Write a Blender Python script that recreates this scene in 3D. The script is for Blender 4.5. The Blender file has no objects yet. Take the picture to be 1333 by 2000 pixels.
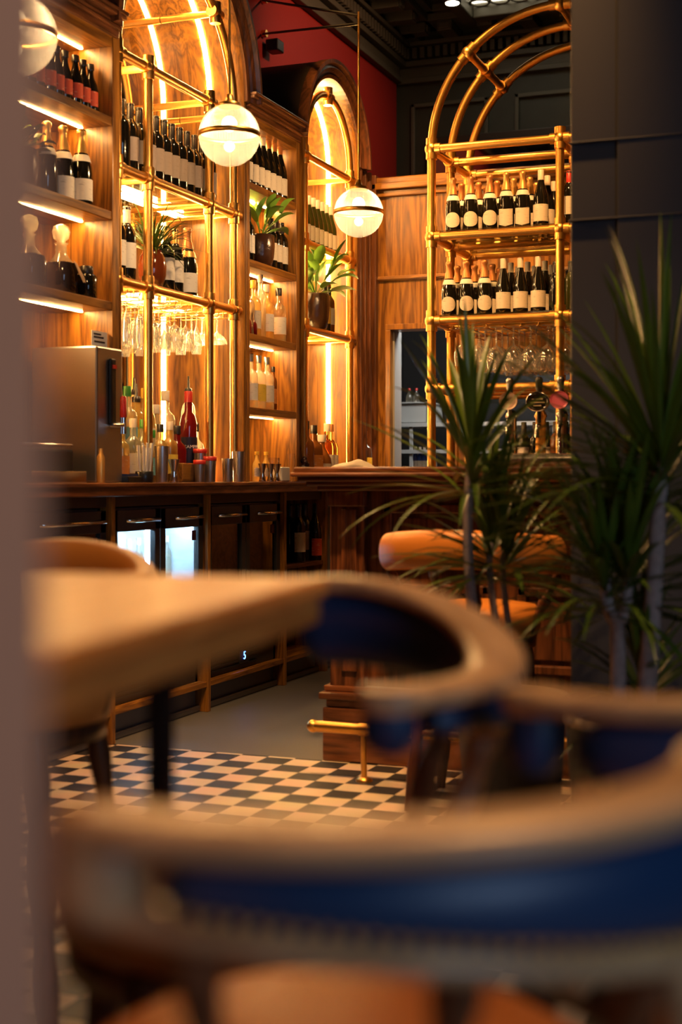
import bpy, math, random
from math import sin, cos, pi, radians, atan2, sqrt
from mathutils import Vector, Matrix

random.seed(7)
scene = bpy.context.scene
COL = scene.collection

# ------------------------------------------------------------------ camera
TH = radians(21.04)                    # the view is turned 21 degrees from the line of the back bar
S, C = sin(TH), cos(TH)
F, HZ, EYE = 2777.8, 933.0, 1.08
cd = bpy.data.cameras.new('camera')
cam = bpy.data.objects.new('camera', cd)
COL.objects.link(cam)
cam.location = (0, 0, EYE)
cam.rotation_euler = (pi / 2, 0, TH)
cd.sensor_fit = 'VERTICAL'; cd.sensor_height = 36; cd.sensor_width = 24; cd.lens = 50
cd.shift_y = -0.0335
cd.clip_start = 0.05; cd.clip_end = 60
cd.dof.use_dof = True; cd.dof.focus_distance = 7.0; cd.dof.aperture_fstop = 2.2
scene.camera = cam

# ------------------------------------------------------------------ world, exposure
w = bpy.data.worlds.new('room_dark'); scene.world = w; w.use_nodes = True
w.node_tree.nodes['Background'].inputs[0].default_value = (0.30, 0.32, 0.42, 1)
w.node_tree.nodes['Background'].inputs[1].default_value = 0.035
vs = scene.view_settings
vs.view_transform = 'Standard'; vs.look = 'None'; vs.gamma = 1; vs.exposure = 1.0; vs.use_curve_mapping = False
cy = scene.cycles
cy.max_bounces = 10; cy.diffuse_bounces = 4; cy.glossy_bounces = 5; cy.transmission_bounces = 8; cy.transparent_max_bounces = 24
cy.caustics_reflective = False; cy.caustics_refractive = False
cy.sample_clamp_indirect = 6.0
cy.use_denoising = True

WARM = (1.0, 0.56, 0.22)
def cam_pt(u, v, d):                   # a point seen at (u, v), d metres out
    r = (u - 666.5) / F * d
    return Vector((C * r - S * d, S * r + C * d, EYE - (v - HZ) / F * d))
def rd(r, d, z=0.0):                   # right / out from the camera, in metres
    return Vector((C * r - S * d, S * r + C * d, z))
def y_on(u, X):
    p = (u - 666.5) / F
    return X * (C + p * S) / (p * C - S)
def x_on(u, Y):
    p = (u - 666.5) / F
    return Y * (p * C - S) / (C + p * S)
def z_at(v, X, Y):
    return EYE + (HZ - v) / F * (-S * X + C * Y)

def lamp(name, kind, loc, power, color, size=0.1, target=None, angle=None, blend=0.6):
    l = bpy.data.lights.new(name, kind); l.energy = power; l.color = color
    if kind == 'AREA':
        l.shape = 'RECTANGLE'
        l.size, l.size_y = size if isinstance(size, tuple) else (size, size)
    else:
        l.shadow_soft_size = size
    if kind == 'SPOT':
        l.spot_size = radians(angle); l.spot_blend = blend
    o = bpy.data.objects.new(name, l); COL.objects.link(o); o.location = loc
    if target is not None:
        o.rotation_euler = (Vector(target) - Vector(loc)).to_track_quat('-Z', 'Y').to_euler()
    return o

# ceiling spots of the room, added fill spots, the cool light of the street windows and the kitchen's lamp
lamp('ceiling_spot_tiles', 'SPOT', (-1.6, 3.3, 4.2), 330, (1, .50, .18), .06, (-2.2, 4.45, 0), 44, .8)
lamp('ceiling_spot_tables', 'SPOT', (-0.2, 2.9, 4.0), 150, (1, .48, .15), .06, (-0.5, 1.2, .8), 50, .9)
lamp('ceiling_spot_bar', 'SPOT', (-1.0, 3.4, 4.2), 170, (1, .50, .17), .08, (-1.5, 5.0, .8), 42, .9)
lamp('fill_spot_pillar', 'SPOT', (1.3, 1.6, 3.4), 100, (1, .50, .22), .06, (-.3, .2, 1.25), 30, .9)  # added warm fill on the near pillar, not a lamp of the room
lamp('fill_spot_gantry', 'SPOT', (-1.4, 5.6, 4.3), 250, (1, .47, .14), .08, (-1.6, 7.4, 1.9), 46, .9)  # added fill to brighten the gantry's glasses and bottles
lamp('ceiling_spot_end_wall', 'SPOT', (-2.3, 6.3, 4.3), 300, (1, .50, .15), .08, (-2.5, 8.15, 2.1), 46, .9)
lamp('fill_spot_red_wall', 'SPOT', (-1.6, 7.6, 4.3), 60, (1, .5, .25), .08, (-3.45, 8.6, 3.5), 70, .9)  # added to lift the red wall, no known fitting there
lamp('fill_spot_table_far', 'SPOT', (-1.3, 1.7, 4.0), 90, (1, .52, .2), .06, (-1.62, 2.4, .9), 26, .9)  # added fill for the tan stool beyond the table
lamp('fill_spot_plants', 'SPOT', (-.9, 2.3, 4.2), 110, (1, .60, .28), .06, (-.65, 3.6, 1.2), 30, .9)  # added warm fill on the dracaena leaves and trunks
lamp('fill_spot_back_bar', 'SPOT', (-1.7, 5.3, 4.2), 120, (1, .60, .28), .08, (-3.0, 5.7, 1.4), 40, .9)  # added fill on bottle fronts and labels along the worktop
lamp('window_light', 'AREA', (3.2, -0.8, 2.0), 32, (.50, .70, 1.0), (2.4, 2.2), (-0.4, 1.8, .7))
lamp('kitchen_lamp', 'AREA', (-2.2, 8.5, 2.3), 9, (.95, .95, .92), (.5, .3), (-2.9, 9.3, 1.2))

# ------------------------------------------------------------------ materials
MATS = {}
def nmat(name):
    m = bpy.data.materials.new(name); m.use_nodes = True
    nt = m.node_tree
    return m, nt, nt.nodes['Principled BSDF']
def plain(name, col, rough=.5, metal=0.0, spec=None, coat=0.0, bump=0.0, bscale=200.0, var=0.0):
    if name in MATS: return MATS[name]
    m, nt, b = nmat(name)
    b.inputs['Base Color'].default_value = (*col, 1)
    b.inputs['Roughness'].default_value = rough
    b.inputs['Metallic'].default_value = metal
    if spec is not None: b.inputs['Specular IOR Level'].default_value = spec
    if coat: b.inputs['Coat Weight'].default_value = coat; b.inputs['Coat Roughness'].default_value = .12
    if bump or var:
        tc = nt.nodes.new('ShaderNodeTexCoord'); nz = nt.nodes.new('ShaderNodeTexNoise')
        nz.inputs['Scale'].default_value = bscale; nz.inputs['Detail'].default_value = 4
        nt.links.new(tc.outputs['Object'], nz.inputs['Vector'])
        if bump:
            bp = nt.nodes.new('ShaderNodeBump'); bp.inputs['Strength'].default_value = bump; bp.inputs['Distance'].default_value = .002
            nt.links.new(nz.outputs['Fac'], bp.inputs['Height']); nt.links.new(bp.outputs['Normal'], b.inputs['Normal'])
        if var:
            mx = nt.nodes.new('ShaderNodeMix'); mx.data_type = 'RGBA'
            mx.inputs[6].default_value = (*[c * (1 - var) for c in col], 1)
            mx.inputs[7].default_value = (*[min(1, c * (1 + var)) for c in col], 1)
            nt.links.new(nz.outputs['Fac'], mx.inputs[0]); nt.links.new(mx.outputs[2], b.inputs['Base Color'])
    MATS[name] = m
    return m
def wood(name, c1, c2, axis='Z', rough=.38, scale=13.0, coat=.15):
    if name in MATS: return MATS[name]
    m, nt, b = nmat(name)
    tc = nt.nodes.new('ShaderNodeTexCoord'); mp = nt.nodes.new('ShaderNodeMapping')
    st = {'X': (.09, 1, 1), 'Y': (1, .09, 1), 'Z': (1, 1, .09)}[axis]
    mp.inputs['Scale'].default_value = st
    nt.links.new(tc.outputs['Object'], mp.inputs['Vector'])
    n1 = nt.nodes.new('ShaderNodeTexNoise'); n1.inputs['Scale'].default_value = scale; n1.inputs['Detail'].default_value = 3; n1.inputs['Distortion'].default_value = .6
    nt.links.new(mp.outputs['Vector'], n1.inputs['Vector'])
    mul = nt.nodes.new('ShaderNodeMath'); mul.operation = 'MULTIPLY'; mul.inputs[1].default_value = 11
    nt.links.new(n1.outputs['Fac'], mul.inputs[0])
    pp = nt.nodes.new('ShaderNodeMath'); pp.operation = 'PINGPONG'; pp.inputs[1].default_value = 1
    nt.links.new(mul.outputs[0], pp.inputs[0])
    n2 = nt.nodes.new('ShaderNodeTexNoise'); n2.inputs['Scale'].default_value = 130; n2.inputs['Detail'].default_value = 3
    nt.links.new(mp.outputs['Vector'], n2.inputs['Vector'])
    ad = nt.nodes.new('ShaderNodeMix'); ad.data_type = 'FLOAT'; ad.inputs[0].default_value = .5
    nt.links.new(pp.outputs[0], ad.inputs[2]); nt.links.new(n2.outputs['Fac'], ad.inputs[3])
    cr = nt.nodes.new('ShaderNodeValToRGB')
    cr.color_ramp.elements[0].position = .22; cr.color_ramp.elements[0].color = (*c1, 1)
    cr.color_ramp.elements[1].position = .72; cr.color_ramp.elements[1].color = (*c2, 1)
    nt.links.new(ad.outputs[0], cr.inputs[0]); nt.links.new(cr.outputs[0], b.inputs['Base Color'])
    b.inputs['Roughness'].default_value = rough
    b.inputs['Coat Weight'].default_value = coat; b.inputs['Coat Roughness'].default_value = .25
    bp = nt.nodes.new('ShaderNodeBump'); bp.inputs['Strength'].default_value = .12; bp.inputs['Distance'].default_value = .002
    nt.links.new(n2.outputs['Fac'], bp.inputs['Height']); nt.links.new(bp.outputs['Normal'], b.inputs['Normal'])
    MATS[name] = m
    return m
def emit(name, col, strength):
    if name in MATS: return MATS[name]
    m = bpy.data.materials.new(name); m.use_nodes = True; nt = m.node_tree; nt.nodes.clear()
    e = nt.nodes.new('ShaderNodeEmission'); e.inputs[0].default_value = (*col, 1); e.inputs[1].default_value = strength
    o = nt.nodes.new('ShaderNodeOutputMaterial'); nt.links.new(e.outputs[0], o.inputs[0])
    MATS[name] = m
    return m
def thin_glass(name, tint=(1, 1, 1), blend=.35, lo=.06, rough=.03, body=0.0, body_col=(1, 1, 1)):
    """clear walls: looked through straight on, mirror-like towards the rim"""
    if name in MATS: return MATS[name]
    m = bpy.data.materials.new(name); m.use_nodes = True; nt = m.node_tree; nt.nodes.clear()
    t = nt.nodes.new('ShaderNodeBsdfTransparent'); t.inputs[0].default_value = (*tint, 1)
    g = nt.nodes.new('ShaderNodeBsdfGlossy'); g.inputs['Roughness'].default_value = rough
    lw = nt.nodes.new('ShaderNodeLayerWeight'); lw.inputs[0].default_value = blend
    mr = nt.nodes.new('ShaderNodeMapRange'); mr.inputs[3].default_value = lo; mr.inputs[4].default_value = .95
    nt.links.new(lw.outputs['Facing'], mr.inputs[0])
    mx = nt.nodes.new('ShaderNodeMixShader')
    nt.links.new(mr.outputs[0], mx.inputs[0]); nt.links.new(t.outputs[0], mx.inputs[1]); nt.links.new(g.outputs[0], mx.inputs[2])
    last = mx
    if body:
        d = nt.nodes.new('ShaderNodeBsdfTranslucent'); d.inputs[0].default_value = (*body_col, 1)
        m2 = nt.nodes.new('ShaderNodeMixShader'); m2.inputs[0].default_value = body
        nt.links.new(mx.outputs[0], m2.inputs[1]); nt.links.new(d.outputs[0], m2.inputs[2]); last = m2
    o = nt.nodes.new('ShaderNodeOutputMaterial'); nt.links.new(last.outputs[0], o.inputs[0])
    MATS[name] = m
    return m
def paper(name, col, marks=(.25, .18, .12), mscale=26.0):
    """printed label paper: a few faint rows of print across the middle"""
    if name in MATS: return MATS[name]
    m, nt, b = nmat(name)
    tc = nt.nodes.new('ShaderNodeTexCoord')
    nz = nt.nodes.new('ShaderNodeTexNoise'); nz.inputs['Scale'].default_value = mscale; nz.inputs['Detail'].default_value = 3
    mp = nt.nodes.new('ShaderNodeMapping'); mp.inputs['Scale'].default_value = (1.2, 1.2, 4.5)
    nt.links.new(tc.outputs['Object'], mp.inputs[0]); nt.links.new(mp.outputs[0], nz.inputs['Vector'])
    cr = nt.nodes.new('ShaderNodeValToRGB')
    cr.color_ramp.elements[0].position = .60; cr.color_ramp.elements[0].color = (*col, 1)
    cr.color_ramp.elements[1].position = .70; cr.color_ramp.elements[1].color = (*[a * .55 + c * .45 for a, c in zip(marks, col)], 1)
    nt.links.new(nz.outputs['Fac'], cr.inputs[0]); nt.links.new(cr.outputs[0], b.inputs['Base Color'])
    b.inputs['Roughness'].default_value = .6
    MATS[name] = m
    return m

OAK = wood('oak_upright', (.110, .037, .005), (.35, .142, .017), 'Z')
OAKY = wood('oak_along', (.110, .037, .005), (.33, .134, .017), 'Y')
OAKX = wood('oak_across', (.125, .043, .006), (.35, .142, .017), 'X')
DARKW = wood('dark_oak_upright', (.045, .014, .005), (.16, .055, .02), 'Z', .34)
DARKX = wood('dark_oak_across', (.05, .016, .006), (.18, .062, .022), 'X', .3)
DARKY = wood('dark_oak_along', (.05, .016, .006), (.18, .062, .022), 'Y', .3)
BLACKW = plain('black_stained_timber', (.032, .019, .011), .5)
BRASS = plain('aged_brass', (.80, .43, .105), .33, 1.0, bump=.12, bscale=90, var=.12)
STEEL = plain('brushed_steel', (.50, .50, .51), .33, 1.0)
CHROME = plain('polished_chrome', (.75, .73, .70), .10, 1.0)
LED = emit('warm_led', (1.0, .57, .20), 95)
LEDS = emit('warm_shelf_led', (1.0, .55, .18), 80)
BULB = emit('pendant_bulb', (1.0, .68, .34), 10)
COOL = emit('cool_fridge_led', (.45, .74, 1.0), 40)
BLUE = emit('blue_display', (.05, .18, 1.0), 9)
MIRROR = plain('mirror', (.82, .78, .72), .02, 1.0)
GLASS = thin_glass('clear_glass')
PANE = thin_glass('shelf_glass', (.90, .95, .90), .15, .04)
GOBLET = thin_glass('stemware_glass', (1, .98, .94), .52, .14, .05, .17)
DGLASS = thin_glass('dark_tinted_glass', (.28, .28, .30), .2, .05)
BGLASS = plain('dark_wine_glass', (.008, .007, .005), .08, spec=.6)
GGLASS = plain('green_wine_glass', (.035, .04, .008), .08, spec=.6)
BROWNG = plain('whisky_in_glass', (.26, .075, .012), .06, spec=.6)
REDG = plain('red_spirit_in_glass', (.16, .006, .006), .06, spec=.6)
def solid_glass(name, col):
    if name in MATS: return MATS[name]
    m, nt, b = nmat(name)
    b.inputs['Base Color'].default_value = (*col, 1); b.inputs['Roughness'].default_value = .02
    b.inputs['Transmission Weight'].default_value = .96; b.inputs['IOR'].default_value = 1.36
    MATS[name] = m
    return m
CLEARG = thin_glass('clear_spirit_in_glass', (1, .95, .84), .3, .06, .03, .30, (1, .95, .82))
PALEG = thin_glass('pale_gold_spirit_in_glass', (1, .84, .50), .3, .06, .03, .36, (1, .82, .42))
AMBERG = solid_glass('amber_spirit_in_glass', (.85, .38, .08))
CREAM = paper('cream_label', (.72, .62, .48))
WHITE = paper('white_label', (.80, .74, .64))
GREYL = paper('grey_label', (.42, .33, .27))
REDL = paper('red_label', (.55, .07, .03), (.8, .7, .5))
BLUEL = paper('blue_label', (.20, .48, .58), (.9, .9, .8))
YELL = paper('yellow_label', (.80, .55, .06), (.3, .2, .05))
ORAL = paper('orange_label', (.70, .26, .05), (.9, .8, .6))
GOLDF = plain('gold_foil', (.75, .42, .12), .38, .75)
COPF = plain('copper_foil', (.62, .25, .08), .4, .6)
WCAP = plain('pale_cap', (.72, .60, .46), .45)
DCAP = plain('dark_cap', (.02, .016, .014), .35)
RCAP = plain('red_cap', (.55, .03, .02), .35)
GCAP = plain('green_cap', (.05, .25, .03), .35)
YCAP = plain('yellow_cap', (.85, .50, .05), .35)
WPLAS = plain('white_plastic', (.75, .70, .62), .4)
BPLAS = plain('black_plastic', (.010, .010, .011), .35)
LEAF = plain('leaf_green', (.085, .135, .012), .30, var=.45, bscale=12)
LEAFB = plain('bright_leaf_green', (.15, .30, .03), .40, var=.35, bscale=14)
BARK = plain('grey_brown_bark', (.40, .29, .25), .8, bump=.7, bscale=60, var=.4)
SOIL = plain('soil', (.03, .02, .013), .95, bump=.8, bscale=80)
BLUELEA = plain('navy_leather', (.007, .036, .105), .36, spec=.55, bump=.2, bscale=320)
TANLEA = plain('tan_leather', (.54, .195, .030), .40, spec=.5, bump=.15, bscale=260, var=.12)
RUSTLEA = plain('rust_leather', (.42, .13, .025), .42, bump=.2, bscale=200, var=.2)
CREAMLEA = plain('cream_leather', (.50, .40, .26), .5, bump=.15, bscale=260)
TANW = wood('light_rail_wood', (.42, .25, .12), (.60, .38, .19), 'X', .35)
TABW = wood('table_wood', (.55, .19, .032), (.70, .28, .055), 'Y', .38)

# ------------------------------------------------------------------ mesh builder
class MB:
    def __init__(s): s.v = []; s.f = []; s.sm = []; s.mi = []; s.cur = 0
    def add(s, vs_, fs, smooth=False):
        o = len(s.v); s.v += [tuple(p) for p in vs_]
        for f in fs:
            s.f.append(tuple(i + o for i in f)); s.sm.append(smooth); s.mi.append(s.cur)
        return s
    def box(s, x0, x1, y0, y1, z0, z1):
        x0, x1 = min(x0, x1), max(x0, x1); y0, y1 = min(y0, y1), max(y0, y1); z0, z1 = min(z0, z1), max(z0, z1)
        P = [(x, y, z) for x in (x0, x1) for y in (y0, y1) for z in (z0, z1)]
        return s.add(P, [(0, 1, 3, 2), (4, 6, 7, 5), (0, 4, 5, 1), (2, 3, 7, 6), (0, 2, 6, 4), (1, 5, 7, 3)])
    def lathe(s, prof, n=20, loc=(0, 0, 0), sq=0.0, caps=True):
        """prof: (radius, z) pairs; sq>0 squares the section"""
        V = []; L = Vector(loc)
        for r, z in prof:
            for k in range(n):
                a = 2 * pi * k / n + (pi / n if sq else 0)
                c_, s_ = cos(a), sin(a)
                q = 1.0
                if sq:
                    e = 2 + 6 * sq
                    q = (abs(c_) ** e + abs(s_) ** e) ** (-1 / e)
                V.append((L.x + r * q * c_, L.y + r * q * s_, L.z + z))
        Fc = []
        for i in range(len(prof) - 1):
            for k in range(n):
                k2 = (k + 1) % n
                Fc.append((i * n + k, i * n + k2, (i + 1) * n + k2, (i + 1) * n + k))
        s.add(V, Fc, True)
        if caps:
            if prof[0][0] > 1e-4: s.add([V[k] for k in range(n)][::-1], [tuple(range(n))])
            m = (len(prof) - 1) * n
            if prof[-1][0] > 1e-4: s.add([V[m + k] for k in range(n)], [tuple(range(n))])
        return s
    def tube(s, pts, r, n=12, closed=False, caps=True, up=None):
        """round tube through pts; r a number or a list; kept untwisted"""
        P = [Vector(p) for p in pts]; m = len(P)
        R = r if isinstance(r, (list, tuple)) else [r] * m
        T = []
        for i in range(m):
            a = P[(i - 1) % m] if (closed or i > 0) else P[i]
            b = P[(i + 1) % m] if (closed or i < m - 1) else P[i]
            t = (b - a); T.append(t.normalized() if t.length > 1e-9 else Vector((0, 0, 1)))
        ref = Vector(up) if up else (Vector((0, 0, 1)) if abs(T[0].z) < .9 else Vector((1, 0, 0)))
        nx = (ref - T[0] * ref.dot(T[0])).normalized()
        V = []
        for i in range(m):
            nx = (nx - T[i] * nx.dot(T[i]))
            nx = nx.normalized() if nx.length > 1e-6 else T[i].orthogonal().normalized()
            ny = T[i].cross(nx)
            for k in range(n):
                a = 2 * pi * k / n
                V.append(P[i] + nx * (R[i] * cos(a)) + ny * (R[i] * sin(a)))
        Fc = []
        for i in range(m if closed else m - 1):
            j = (i + 1) % m
            for k in range(n):
                k2 = (k + 1) % n
                Fc.append((i * n + k, i * n + k2, j * n + k2, j * n + k))
        s.add(V, Fc, True)
        if caps and not closed:
            s.add(V[:n][::-1], [tuple(range(n))]); s.add(V[-n:], [tuple(range(n))])
        return s
    def ball(s, c, r, n=14, sz=1.0):
        m = n // 2
        return s.lathe([(max(1e-5, r * sin(pi * i / m)), -r * sz * cos(pi * i / m)) for i in range(m + 1)], n, c, caps=False)
    def loft(s, rings, closed_ring=True, smooth=True, caps=True):
        n = len(rings[0]); V = [p for r in rings for p in r]; Fc = []
        for i in range(len(rings) - 1):
            for k in range(n if closed_ring else n - 1):
                k2 = (k + 1) % n
                Fc.append((i * n + k, i * n + k2, (i + 1) * n + k2, (i + 1) * n + k))
        s.add(V, Fc, smooth)
        if caps and closed_ring:
            s.add(list(rings[0])[::-1], [tuple(range(n))]); s.add(rings[-1], [tuple(range(n))])
        return s
    def mesh(s, name, mats, off=(0, 0, 0)):
        me = bpy.data.meshes.new(name)
        o = Vector(off)
        me.from_pydata([Vector(p) - o for p in s.v], [], s.f)
        me.polygons.foreach_set('use_smooth', s.sm)
        if not isinstance(mats, (list, tuple)): mats = [mats]
        for m in mats: me.materials.append(m)
        if len(mats) > 1: me.polygons.foreach_set('material_index', s.mi)
        me.validate(); me.update()
        return me

def tag(o, label=None, cat=None, group=None, kind=None):
    if label: o['label'] = label
    if cat: o['category'] = cat
    if group: o['group'] = group
    if kind: o['kind'] = kind
    return o
def world_loc(o):
    p = Vector((0, 0, 0))
    while o is not None:
        p = p + o.location; o = o.parent
    return p
def thing(name, loc, label, cat, group=None, rz=0.0):
    o = bpy.data.objects.new(name, None); COL.objects.link(o); o.empty_display_size = .05
    o.location = loc; o.rotation_euler = (0, 0, rz)
    return tag(o, label, cat, group)
def part(name, mb, mat, parent=None, label=None, bevel=0.0, local=False):
    """one mesh object; its points are world points unless local"""
    off = (0, 0, 0) if (parent is None or local) else world_loc(parent)
    o = bpy.data.objects.new(name, mb.mesh(name, mat, off)); COL.objects.link(o)
    if parent is not None: o.parent = parent
    if label: o['label'] = label
    if bevel:
        bv = o.modifiers.new('bevel', 'BEVEL'); bv.width = bevel; bv.segments = 2; bv.limit_method = 'ANGLE'
    return o
def solo(name, mb, mat, loc, label, cat, group=None, bevel=0.0):
    o = bpy.data.objects.new(name, mb.mesh(name, mat, loc)); COL.objects.link(o); o.location = loc
    if bevel:
        bv = o.modifiers.new('bevel', 'BEVEL'); bv.width = bevel; bv.segments = 2; bv.limit_method = 'ANGLE'
    return tag(o, label, cat, group)
def struct(name, mb, mat, bevel=0.0):
    o = part(name, mb, mat, None, None, bevel); o['kind'] = 'structure'
    return o
ORD = ['', 'first', 'second', 'third', 'fourth', 'fifth', 'sixth', 'seventh', 'eighth', 'ninth', 'tenth', 'eleventh', 'twelfth', 'thirteenth', 'fourteenth', 'fifteenth', 'sixteenth']

# ------------------------------------------------------------------ layout constants (metres)
XF, XB, XT = -2.92, -3.24, -2.95          # shelf fronts, backs, brass frame plane
XR = -3.45                                # red wall
YW = 8.15                                 # oak end wall
CT = 1.06                                 # back counter top
BT = 1.12                                 # bar top
Y2L, Y2R, Y2C = 5.085, 6.287, 5.686       # big arch
Y4L, Y4R, Y4C = 7.056, 7.87, 7.463        # small arch
SPR = 2.91                                # arch springing
RAILS = (2.83, 2.355, 1.89)
SH = (2.535, 2.155, 1.79, 1.428)          # shelf tops

# ================================================================== the room
m = MB(); m.box(-4.2, 3.5, -2.5, 5.05, -.1, 0)
m.cur = 1; m.box(-4.2, 3.5, 5.05, 11.5, -.1, 0)
def checker():
    mt, nt, b = nmat('checker_tiles')
    tc = nt.nodes.new('ShaderNodeTexCoord'); mp = nt.nodes.new('ShaderNodeMapping')
    mp.inputs['Location'].default_value = (0, 5.05 % .112, .03)
    nt.links.new(tc.outputs['Object'], mp.inputs[0])
    ck = nt.nodes.new('ShaderNodeTexChecker'); ck.inputs['Scale'].default_value = 1 / .112
    ck.inputs['Color1'].default_value = (.66, .52, .38, 1); ck.inputs['Color2'].default_value = (.018, .016, .018, 1)
    nt.links.new(mp.outputs[0], ck.inputs['Vector'])
    nz = nt.nodes.new('ShaderNodeTexNoise'); nz.inputs['Scale'].default_value = 7
    nt.links.new(tc.outputs['Object'], nz.inputs['Vector'])
    mx = nt.nodes.new('ShaderNodeMix'); mx.data_type = 'RGBA'; mx.blend_type = 'MULTIPLY'; mx.inputs[0].default_value = .35
    nt.links.new(ck.outputs['Color'], mx.inputs[6]); nt.links.new(nz.outputs['Color'], mx.inputs[7])
    nt.links.new(mx.outputs[2], b.inputs['Base Color']); b.inputs['Roughness'].default_value = .55
    return mt
VINYL = plain('grey_vinyl_floor', (.10, .095, .09), .45, bump=.15, bscale=150, var=.3)
struct('floor', m, [checker(), VINYL])

REDW = plain('red_painted_plaster', (.30, .012, .007), .6, bump=.15, bscale=60, var=.12)
GREENW = plain('dark_green_plaster', (.035, .037, .026), .6, var=.2, bscale=8)
struct('wall_left', MB().box(XR - .15, XR, -2.5, 10.13, 0, 4.5), REDW)
struct('wall_back', MB().box(-4.2, 3.5, 10.2, 10.35, 0, 4.5), GREENW)
struct('ceiling', MB().box(-4.2, 3.5, -2.5, 11.5, 4.5, 4.65), plain('dark_ceiling_paint', (.05, .048, .036), .7))
def cornice_run(along, a0, a1, base, sgn):
    """stepped plaster cornice with dentils and modillion blocks, along Y or X"""
    m = MB()
    def bx(lo, hi, p0, p1, z0, z1):
        if along == 'Y': m.box(base + sgn * p0, base + sgn * p1, lo, hi, z0, z1)
        else: m.box(lo, hi, base + sgn * p0, base + sgn * p1, z0, z1)
    for p, z0, z1 in ((.05, 4.04, 4.08), (.03, 4.08, 4.16), (.08, 4.16, 4.20), (.12, 4.30, 4.33), (.33, 4.40, 4.45), (.38, 4.45, 4.5)):
        bx(a0, a1, 0, p, z0, z1)
    n = int((a1 - a0) / .06)
    for i in range(n):
        t = a0 + (i + .2) * .06
        bx(t, t + .036, 0, .10, 4.21, 4.29)
    n = int((a1 - a0) / .30)
    for i in range(n):
        t = a0 + (i + .3) * .30
        bx(t, t + .11, 0, .30, 4.33, 4.40); bx(t + .02, t + .09, .30, .315, 4.34, 4.385)
    return m
CORN = plain('grey_green_cornice_paint', (.085, .078, .055), .55)
struct('wall_right', MB().box(3.5, 3.6, -2.5, 10.35, 0, 4.5), plain('brown_wall_paint', (.16, .085, .045), .6))
struct('wall_front', MB().box(-4.2, 3.5, -2.6, -2.5, 0, 4.5), plain('brown_wall_paint', (.16, .085, .045), .6))
struct('trim_1', cornice_run('Y', 2.0, 10.12, XR, 1), CORN, .004)
struct('trim_2', cornice_run('X', XR, 2.5, 10.2, -1), CORN, .004)
# panel mouldings on the back wall
m = MB()
for x0, x1 in ((-3.35, -2.75), (-2.55, -1.7), (-1.5, -.3)):
    for a, b_, c_, d_ in ((x0, x1, 3.86, 3.89), (x0, x1, 2.6, 2.63), (x0, x0 + .03, 2.6, 3.89), (x1 - .03, x1, 2.6, 3.89)):
        m.box(a, b_, 10.17, 10.2, c_, d_)
struct('trim_3', m, CORN, .005)

# oak end wall with the kitchen opening
xo = x_on(765, YW); zo = z_at(645, xo, YW)
m = MB()
xd, xp, zp = x_on(885, YW), x_on(925, YW), z_at(726, x_on(990, YW), YW)
m.box(XR, xo - .035, YW, YW + .1, 0, 2.82); m.box(xo - .035, -.4, YW, YW + .1, zo + .035, 2.82); m.box(xd + .035, xp, YW, YW + .1, 0, zo + .035)
m.box(xp, -.4, YW, YW + .1, zp, zo + .035); m.box(xp, -.4, YW, YW + .1, 0, 1.1)
struct('wall_end', m, OAK)
m = MB()
for dz, p in ((2.82, .05), (2.855, .035), (2.78, .022)):
    m.box(XR, -.4, YW - p, YW + .12, dz, dz + .04)
m.box(-2.97, -.4, YW - .014, YW, 2.27, 2.30); m.box(-2.97, -.4, YW - .02, YW, 2.277, 2.29)
struct('trim_4', m, OAKX, .006)
m = MB()
m.box(xo - .035, xo, YW - .02, YW + .03, 0, zo); m.box(xo - .035, xd + .035, YW - .02, YW + .12, zo, zo + .035); m.box(xd, xd + .035, YW - .02, YW + .12, 0, zo)
struct('door_1', m, OAK, .004)
# kitchen beyond
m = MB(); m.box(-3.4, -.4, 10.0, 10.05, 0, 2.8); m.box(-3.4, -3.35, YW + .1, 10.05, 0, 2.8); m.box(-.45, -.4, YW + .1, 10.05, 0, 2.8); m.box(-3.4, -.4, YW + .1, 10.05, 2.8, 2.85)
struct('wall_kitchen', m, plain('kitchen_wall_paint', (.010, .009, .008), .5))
struct('trim_5', MB().box(xo - .036, xo + .010, YW + .031, YW + .16, 0, zo), plain('grey_door_lining', (.35, .34, .32), .5))

# near columns
m = MB()
ye = y_on(88, -.30)
m.box(-.75, -.30, -1.2, ye, 0, 4.5)
struct('pillar_left', m, plain('brown_plaster', (.30, .20, .145), .7, bump=.1, bscale=40))
m = MB()
cxr = x_on(1115, 4.2)
m.box(cxr, 1.4, 4.2, 4.9, 0, 4.5)
m.box(cxr + .14, 1.4, 4.185, 4.2, .2, 4.5)
SLATE = plain('slate_blue_painted_panelling', (.048, .046, .052), .55, bump=.1, bscale=40)
pr = struct('pillar_right', m, SLATE, .006)
m = MB()
for z in (2.07, 1.87 - .03):
    m.box(cxr - .003, 1.4, 4.180, 4.2, z, z + .006)
struct('trim_6', m, SLATE, .003)

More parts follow.
